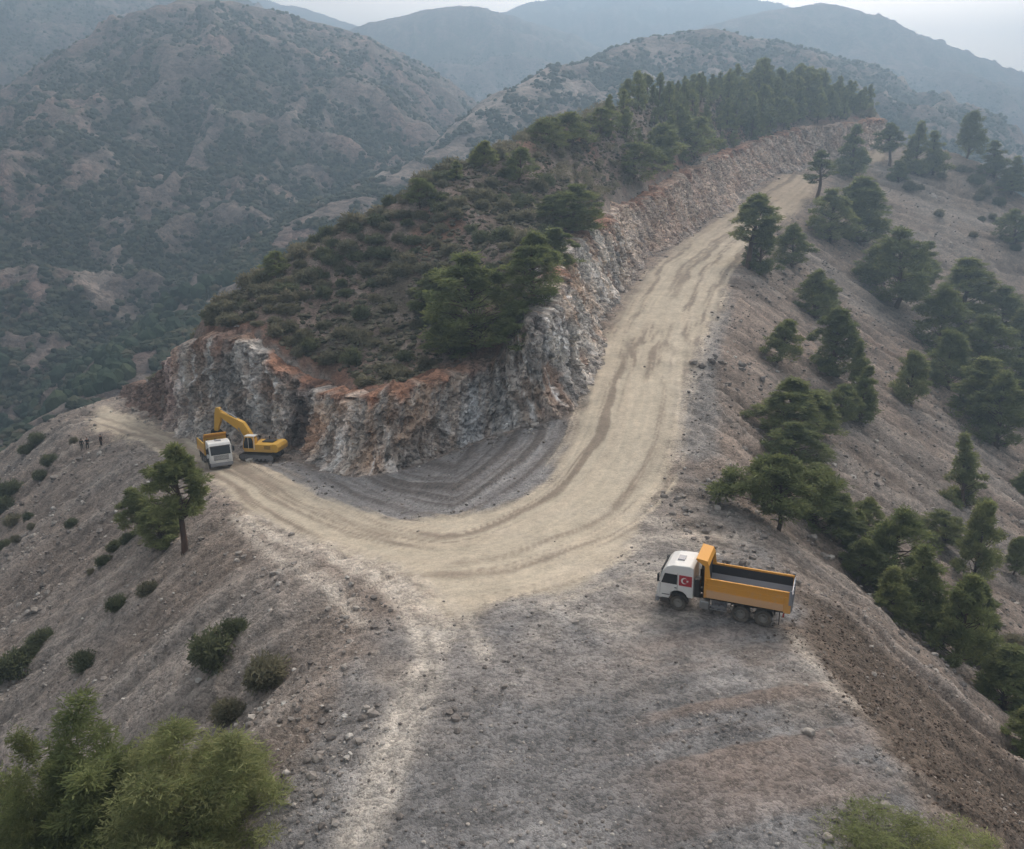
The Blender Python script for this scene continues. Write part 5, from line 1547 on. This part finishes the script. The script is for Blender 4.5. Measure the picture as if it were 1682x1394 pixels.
    for k in range(5): bk.prism([(sh[-1][0] + .02, sh[-1][1] + .0), (sh[-1][0] - .08, sh[-1][1] - .06), (sh[-1][0] - .14, sh[-1][1] + .22)], -.8 + .29 * k, -.7 + .29 * k)
    bk.build('bucket', M_DARK, root)
    return root
exc = make_excavator()
tag(exc, 'yellow crawler excavator loading the truck at the foot of the rock face', 'excavator')
ge = Vector(gp(426, 757)) + Vector((0, 1.1, 0))
exc.location = (ge.x, ge.y, gz(ge.x, ge.y) + .03)
exc.rotation_euler = (0, 0, math.radians(171))
print('exc at', tuple(exc.location), 'truck2', tuple(truck2.location), 'truck', tuple(truck.location))

# ------------------------------------------------------------------ people
def cloth(name, c):
    m, nt, b = new_mat(name); b.inputs['Base Color'].default_value = (*c, 1); b.inputs['Roughness'].default_value = .9; return m
M_SKIN = cloth('skin', (.38, .22, .16)); M_HAIR = cloth('hair', (.02, .016, .013))
def skin_mesh(name, chains, mat, parent, sub=1, root_i=0):
    """chains: lists of (point, radius); first points that coincide are welded"""
    vs, es, rs = [], [], []
    key = {}
    for ch in chains:
        prev = None
        for p, r in ch:
            k = tuple(round(c, 4) for c in p)
            if k not in key: key[k] = len(vs); vs.append(p); rs.append(r)
            i = key[k]
            if prev is not None and prev != i: es.append((prev, i))
            prev = i
    me = bpy.data.meshes.new(name); me.from_pydata(vs, es, []); me.update()
    o = bpy.data.objects.new(name, me); COL.objects.link(o)
    sk = o.modifiers.new('skin', 'SKIN'); sk.use_smooth_shade = True
    for i, r in enumerate(rs):
        me.skin_vertices[0].data[i].radius = (r, r)
    me.skin_vertices[0].data[root_i].use_root = True
    sb = o.modifiers.new('sub', 'SUBSURF'); sb.levels = sub; sb.render_levels = sub
    dg = bpy.context.evaluated_depsgraph_get(); dg.update()
    me2 = bpy.data.meshes.new_from_object(o.evaluated_get(dg)); me2.name = name
    o.modifiers.clear(); o.data = me2; me2.materials.clear(); me2.materials.append(mat)
    me2.polygons.foreach_set('use_smooth', [True] * len(me2.polygons))
    if parent: o.parent = parent
    return o
def person(px, py, yaw, coat, trous, label, H=1.76, armpose=0):
    h = hit(px, py)
    p = (h[0], h[1], gz(h[0], h[1]))
    k = H / 1.76
    def sc(c): return [((q[0] * k, q[1] * k, q[2] * k), r * k) for q, r in c]
    hipw = .095
    body = [[((0, 0, .95), .13), ((0, 0, 1.12), .125), ((0, .0, 1.30), .14), ((0, 0, 1.44), .10), ((0, .01, 1.51), .055), ((0, .02, 1.58), .065), ((0, .02, 1.67), .088), ((0, .015, 1.74), .055)],
            [((0, .02, 1.63), .07), ((0, .105, 1.635), .02)]]
    hands = []
    for s in (-1, 1):
        body.append([((0, 0, .95), .13), ((s * hipw, 0, .88), .09), ((s * .11, .02, .50), .06), ((s * .12, -.01, .10), .042), ((s * .12, .03, .045), .04), ((s * .13, .15, .035), .035)])
        el = (s * .26, -.02, 1.14); wr = (s * .27, .10, .92) if armpose == 0 else ((s * .12, .22, 1.12) if armpose == 1 else (s * .30, .02, .88))
        body.append([((0, 0, 1.44), .10), ((s * .19, 0, 1.42), .06), (el, .043), (wr, .028)])
        wv = Vector(wr); d = (wv - Vector(el)).normalized(); palm = wv + d * .05
        pl = [(tuple(wr), .028), (tuple(palm), .03)]
        body.append(pl)
        side = Vector((0, 1, 0)).cross(d).normalized() if abs(d.y) < .9 else Vector((1, 0, 0))
        fwd = d.cross(side)
        for f_, ln in zip((-1.5, -.5, .5, 1.5), (.062, .075, .080, .066)):
            b0 = palm + fwd * f_ * .017 + d * .02; m0 = b0 + d * ln * .55; e0 = m0 + (d * .7 - side * s * .5).normalized() * ln * .45
            body.append([(tuple(palm), .03), (tuple(b0), .010), (tuple(m0), .009), (tuple(e0), .007)])
        th = palm - d * .02 + fwd * .034; body.append([(tuple(palm), .03), (tuple(th), .011), (tuple(th + (d + fwd * .5).normalized() * .05), .009)])
    root = skin_mesh('person', [sc(c) for c in body], M_SKIN, None, 1)
    root.location = p; root.rotation_euler = (0, 0, yaw)
    tag(root, label, 'person', 'people below the road')
    # clothing: slightly larger skins over torso, arms and legs
    tor = [[((0, 0, .84), .165), ((0, 0, 1.0), .155), ((0, 0, 1.14), .15), ((0, 0, 1.30), .165), ((0, 0, 1.45), .115), ((0, .005, 1.50), .07)]]
    for s in (-1, 1):
        el = (s * .26, -.02, 1.14); wr = (s * .27, .10, .92) if armpose == 0 else ((s * .12, .22, 1.12) if armpose == 1 else (s * .30, .02, .88))
        w2 = tuple(Vector(el).lerp(Vector(wr), .92))
        tor.append([((0, 0, 1.45), .115), ((s * .19, 0, 1.42), .078), (el, .06), (w2, .045)])
    skin_mesh('jacket', [sc(c) for c in tor], coat, root, 1)
    leg = []
    for s in (-1, 1): leg.append([((0, 0, .93), .145), ((s * hipw, 0, .86), .108), ((s * .11, .02, .50), .078), ((s * .12, -.01, .09), .062)])
    skin_mesh('trousers', [sc(c) for c in leg], trous, root, 1)
    sh = MB()
    for s in (-1, 1): sh.box(s * .125 * k - .05, s * .125 * k + .05, -.08, .21, -.02, .075, .02)
    sh.build('shoes', M_HAIR, root)
    hb = bmesh.new(); bmesh.ops.create_uvsphere(hb, u_segments=14, v_segments=9, radius=.104 * k)
    for v in hb.verts:
        if v.co.y > .045 * k and v.co.z < .035 * k: v.co.y = .045 * k
        v.co.z *= 1.05
    me = bpy.data.meshes.new('hair'); hb.to_mesh(me); hb.free()
    hr = link('hair', me, M_HAIR, root); hr.location = (0, .005 * k, 1.685 * k)
    fa = MB()
    for s in (-1, 1):
        fa.cyl((s * .032 * k, .10 * k, 1.655 * k), (s * .032 * k, .112 * k, 1.655 * k), .011, 8)
    fa.box(-.028 * k, .028 * k, .095 * k, .108 * k, 1.588 * k, 1.597 * k)
    fa.build('face_features', M_HAIR, root)
    return root
C_BLACK = cloth('black_cloth', (.012, .011, .012)); C_NAVY = cloth('navy_cloth', (.018, .018, .022)); C_GREY = cloth('grey_cloth', (.06, .057, .055)); C_OLIVE = cloth('olive_cloth', (.03, .03, .022)); C_MAROON = cloth('brown_cloth', (.035, .018, .016))
person(135, 737, math.radians(20), C_OLIVE, C_OLIVE, 'person in dark olive clothes, leftmost and lowest of three below the road', 1.70, 2)
person(144, 734, math.radians(-160), C_BLACK, C_GREY, 'person in black jacket and greyish trousers, middle of three below the road', 1.82, 1)
person(167, 734, math.radians(150), C_MAROON, C_BLACK, 'person in dark brown jacket, standing apart on the right of the three', 1.76, 0)
# survey of the pale boulders
def boulder(px, py, w, mat, label, seed, group=None, flat=.7):
    h = hit(px, py)
    if h is None: return
    pxm = FPX / (h[1] * cP - h[2] * sP); r = w / 2 / pxm
    b = bmesh.new(); bmesh.ops.create_icosphere(b, subdivisions=3, radius=1)
    co = np.array([v.co[:] for v in b.verts])
    f1_, f2_, cv_ = worley(co[:, 0] * 1.3 + seed, co[:, 1] * 1.3, co[:, 2] * 1.3, seed)
    n_ = .78 + .35 * f1_ + .12 * fbm(co[:, 0] * 2 + seed, co[:, 1] * 2, co[:, 2] * 2, octv=3, seed=seed)
    for v, s_, in zip(b.verts, n_): v.co = v.co * float(s_) * r; v.co.z *= flat
    me = bpy.data.meshes.new('boulder'); b.to_mesh(me); b.free()
    rnd = random.Random(seed)
    o = link('boulder', me, mat, None, label, 'boulder', group)
    o.location = (h[0], h[1], gz(h[0], h[1]) + r * flat * .25); o.rotation_euler = (rnd.random() * .5, rnd.random() * .5, rnd.random() * 6)
M_BPALE = inst_mat('pale_boulder', [(0, (.42, .39, .36)), (1, (.55, .53, .50))])
M_BGREY = inst_mat('grey_boulder', [(0, (.24, .22, .20)), (1, (.36, .33, .30))])
for i, (a, b_, w, m_, lb) in enumerate([
 (86,830,8,M_BPALE,'white stone in the upper left slope, left of two'),(138,828,8,M_BPALE,'white stone in the upper left slope, right of two'),(191,838,7,M_BPALE,'white stone left of the leaning pine'),
 (566,1178,11,M_BPALE,'white stone on the gravel shoulder left of the pale track'),(423,1281,12,M_BPALE,'white stone right of the yellow green corner pines, upper'),(411,1311,10,M_BPALE,'white stone right of the yellow green corner pines, lower'),
 (629,1224,9,M_BPALE,'small white stone beside the pale track'),(483,1095,9,M_BPALE,'pale stone at the right tip of the olive shrub'),(565,1105,12,M_BGREY,'flat grey stone above the gravel shoulder'),
 (327,1128,11,M_BPALE,'pale stone under the large dark shrub'),(401,980,9,M_BPALE,'pale stone near the platform edge above the large shrub'),(445,1013,8,M_BPALE,'small pale stone just above the platform corner'),
 (1328,1205,22,M_BGREY,'largest grey stone on the edge of the dump slope'),(1362,1210,14,M_BGREY,'grey stone right of the largest one on the dump edge'),(1435,1112,10,M_BGREY,'pale stone stuck in the dark dump slope'),
 (1405,1252,12,M_BGREY,'stone in the strip of rubble below the dump edge, upper'),(1460,1270,14,M_BGREY,'stone in the strip of rubble below the dump edge, middle'),(1478,1290,14,M_BGREY,'stone in the strip of rubble below the dump edge, lower'),
 (1385,1335,16,M_BGREY,'pale block beside the light green pine tops, upper'),(1372,1352,14,M_BGREY,'pale block beside the light green pine tops, lower'),(1360,1382,20,M_BGREY,'grey block at the bottom edge beside the pine top'),
 (1323,1128,10,M_BPALE,'small pale stone at the top corner of the dump edge'),(1401,786,12,M_BPALE,'white stone just right of the big spreading pine'),(1440,723,8,M_BPALE,'white stone on the open slope above the pine row'),
 (1532,316,9,M_BPALE,'white stone on the bare spur, upper of two'),(1534,326,9,M_BPALE,'white stone on the bare spur, lower of two'),(1207,590,7,M_BPALE,'white stone beside the right road edge'),
 (648,760,34,M_BGREY,'large pale fallen block at the foot of the rock face'),(600,750,14,M_BGREY,'small fallen block at the foot of the rock face'),(625,778,14,M_BGREY,'fallen block in front of the large pale one'),
 (90,716,0.01,M_BGREY,'')]):
    if w > 1: boulder(a, b_, w, m_, lb, 900 + i)
HAZE = .0013
# ------------------------------------------------------------------ haze
bm = bmesh.new()
bmesh.ops.create_cube(bm, size=1.0)
hz = bpy.data.meshes.new('haze'); 
for v in bm.verts: v.co = Vector((v.co.x * 6000, v.co.y * 5600 + 1, v.co.z * 790 + 215))
bm.to_mesh(hz); bm.free()
mh = bpy.data.materials.new('haze_air'); mh.use_nodes = True
nt = mh.node_tree; nt.nodes.clear()
vo = nt.nodes.new('ShaderNodeVolumePrincipled'); oo = nt.nodes.new('ShaderNodeOutputMaterial')
vo.inputs['Color'].default_value = (.45, .69, 1.0, 1)
vo.inputs['Density'].default_value = HAZE
vo.inputs['Anisotropy'].default_value = .35
nt.links.new(vo.outputs[0], oo.inputs['Volume'])
link('haze', hz, mh, kind='stuff', label='thin blue haze hanging over the valleys', cat='haze')
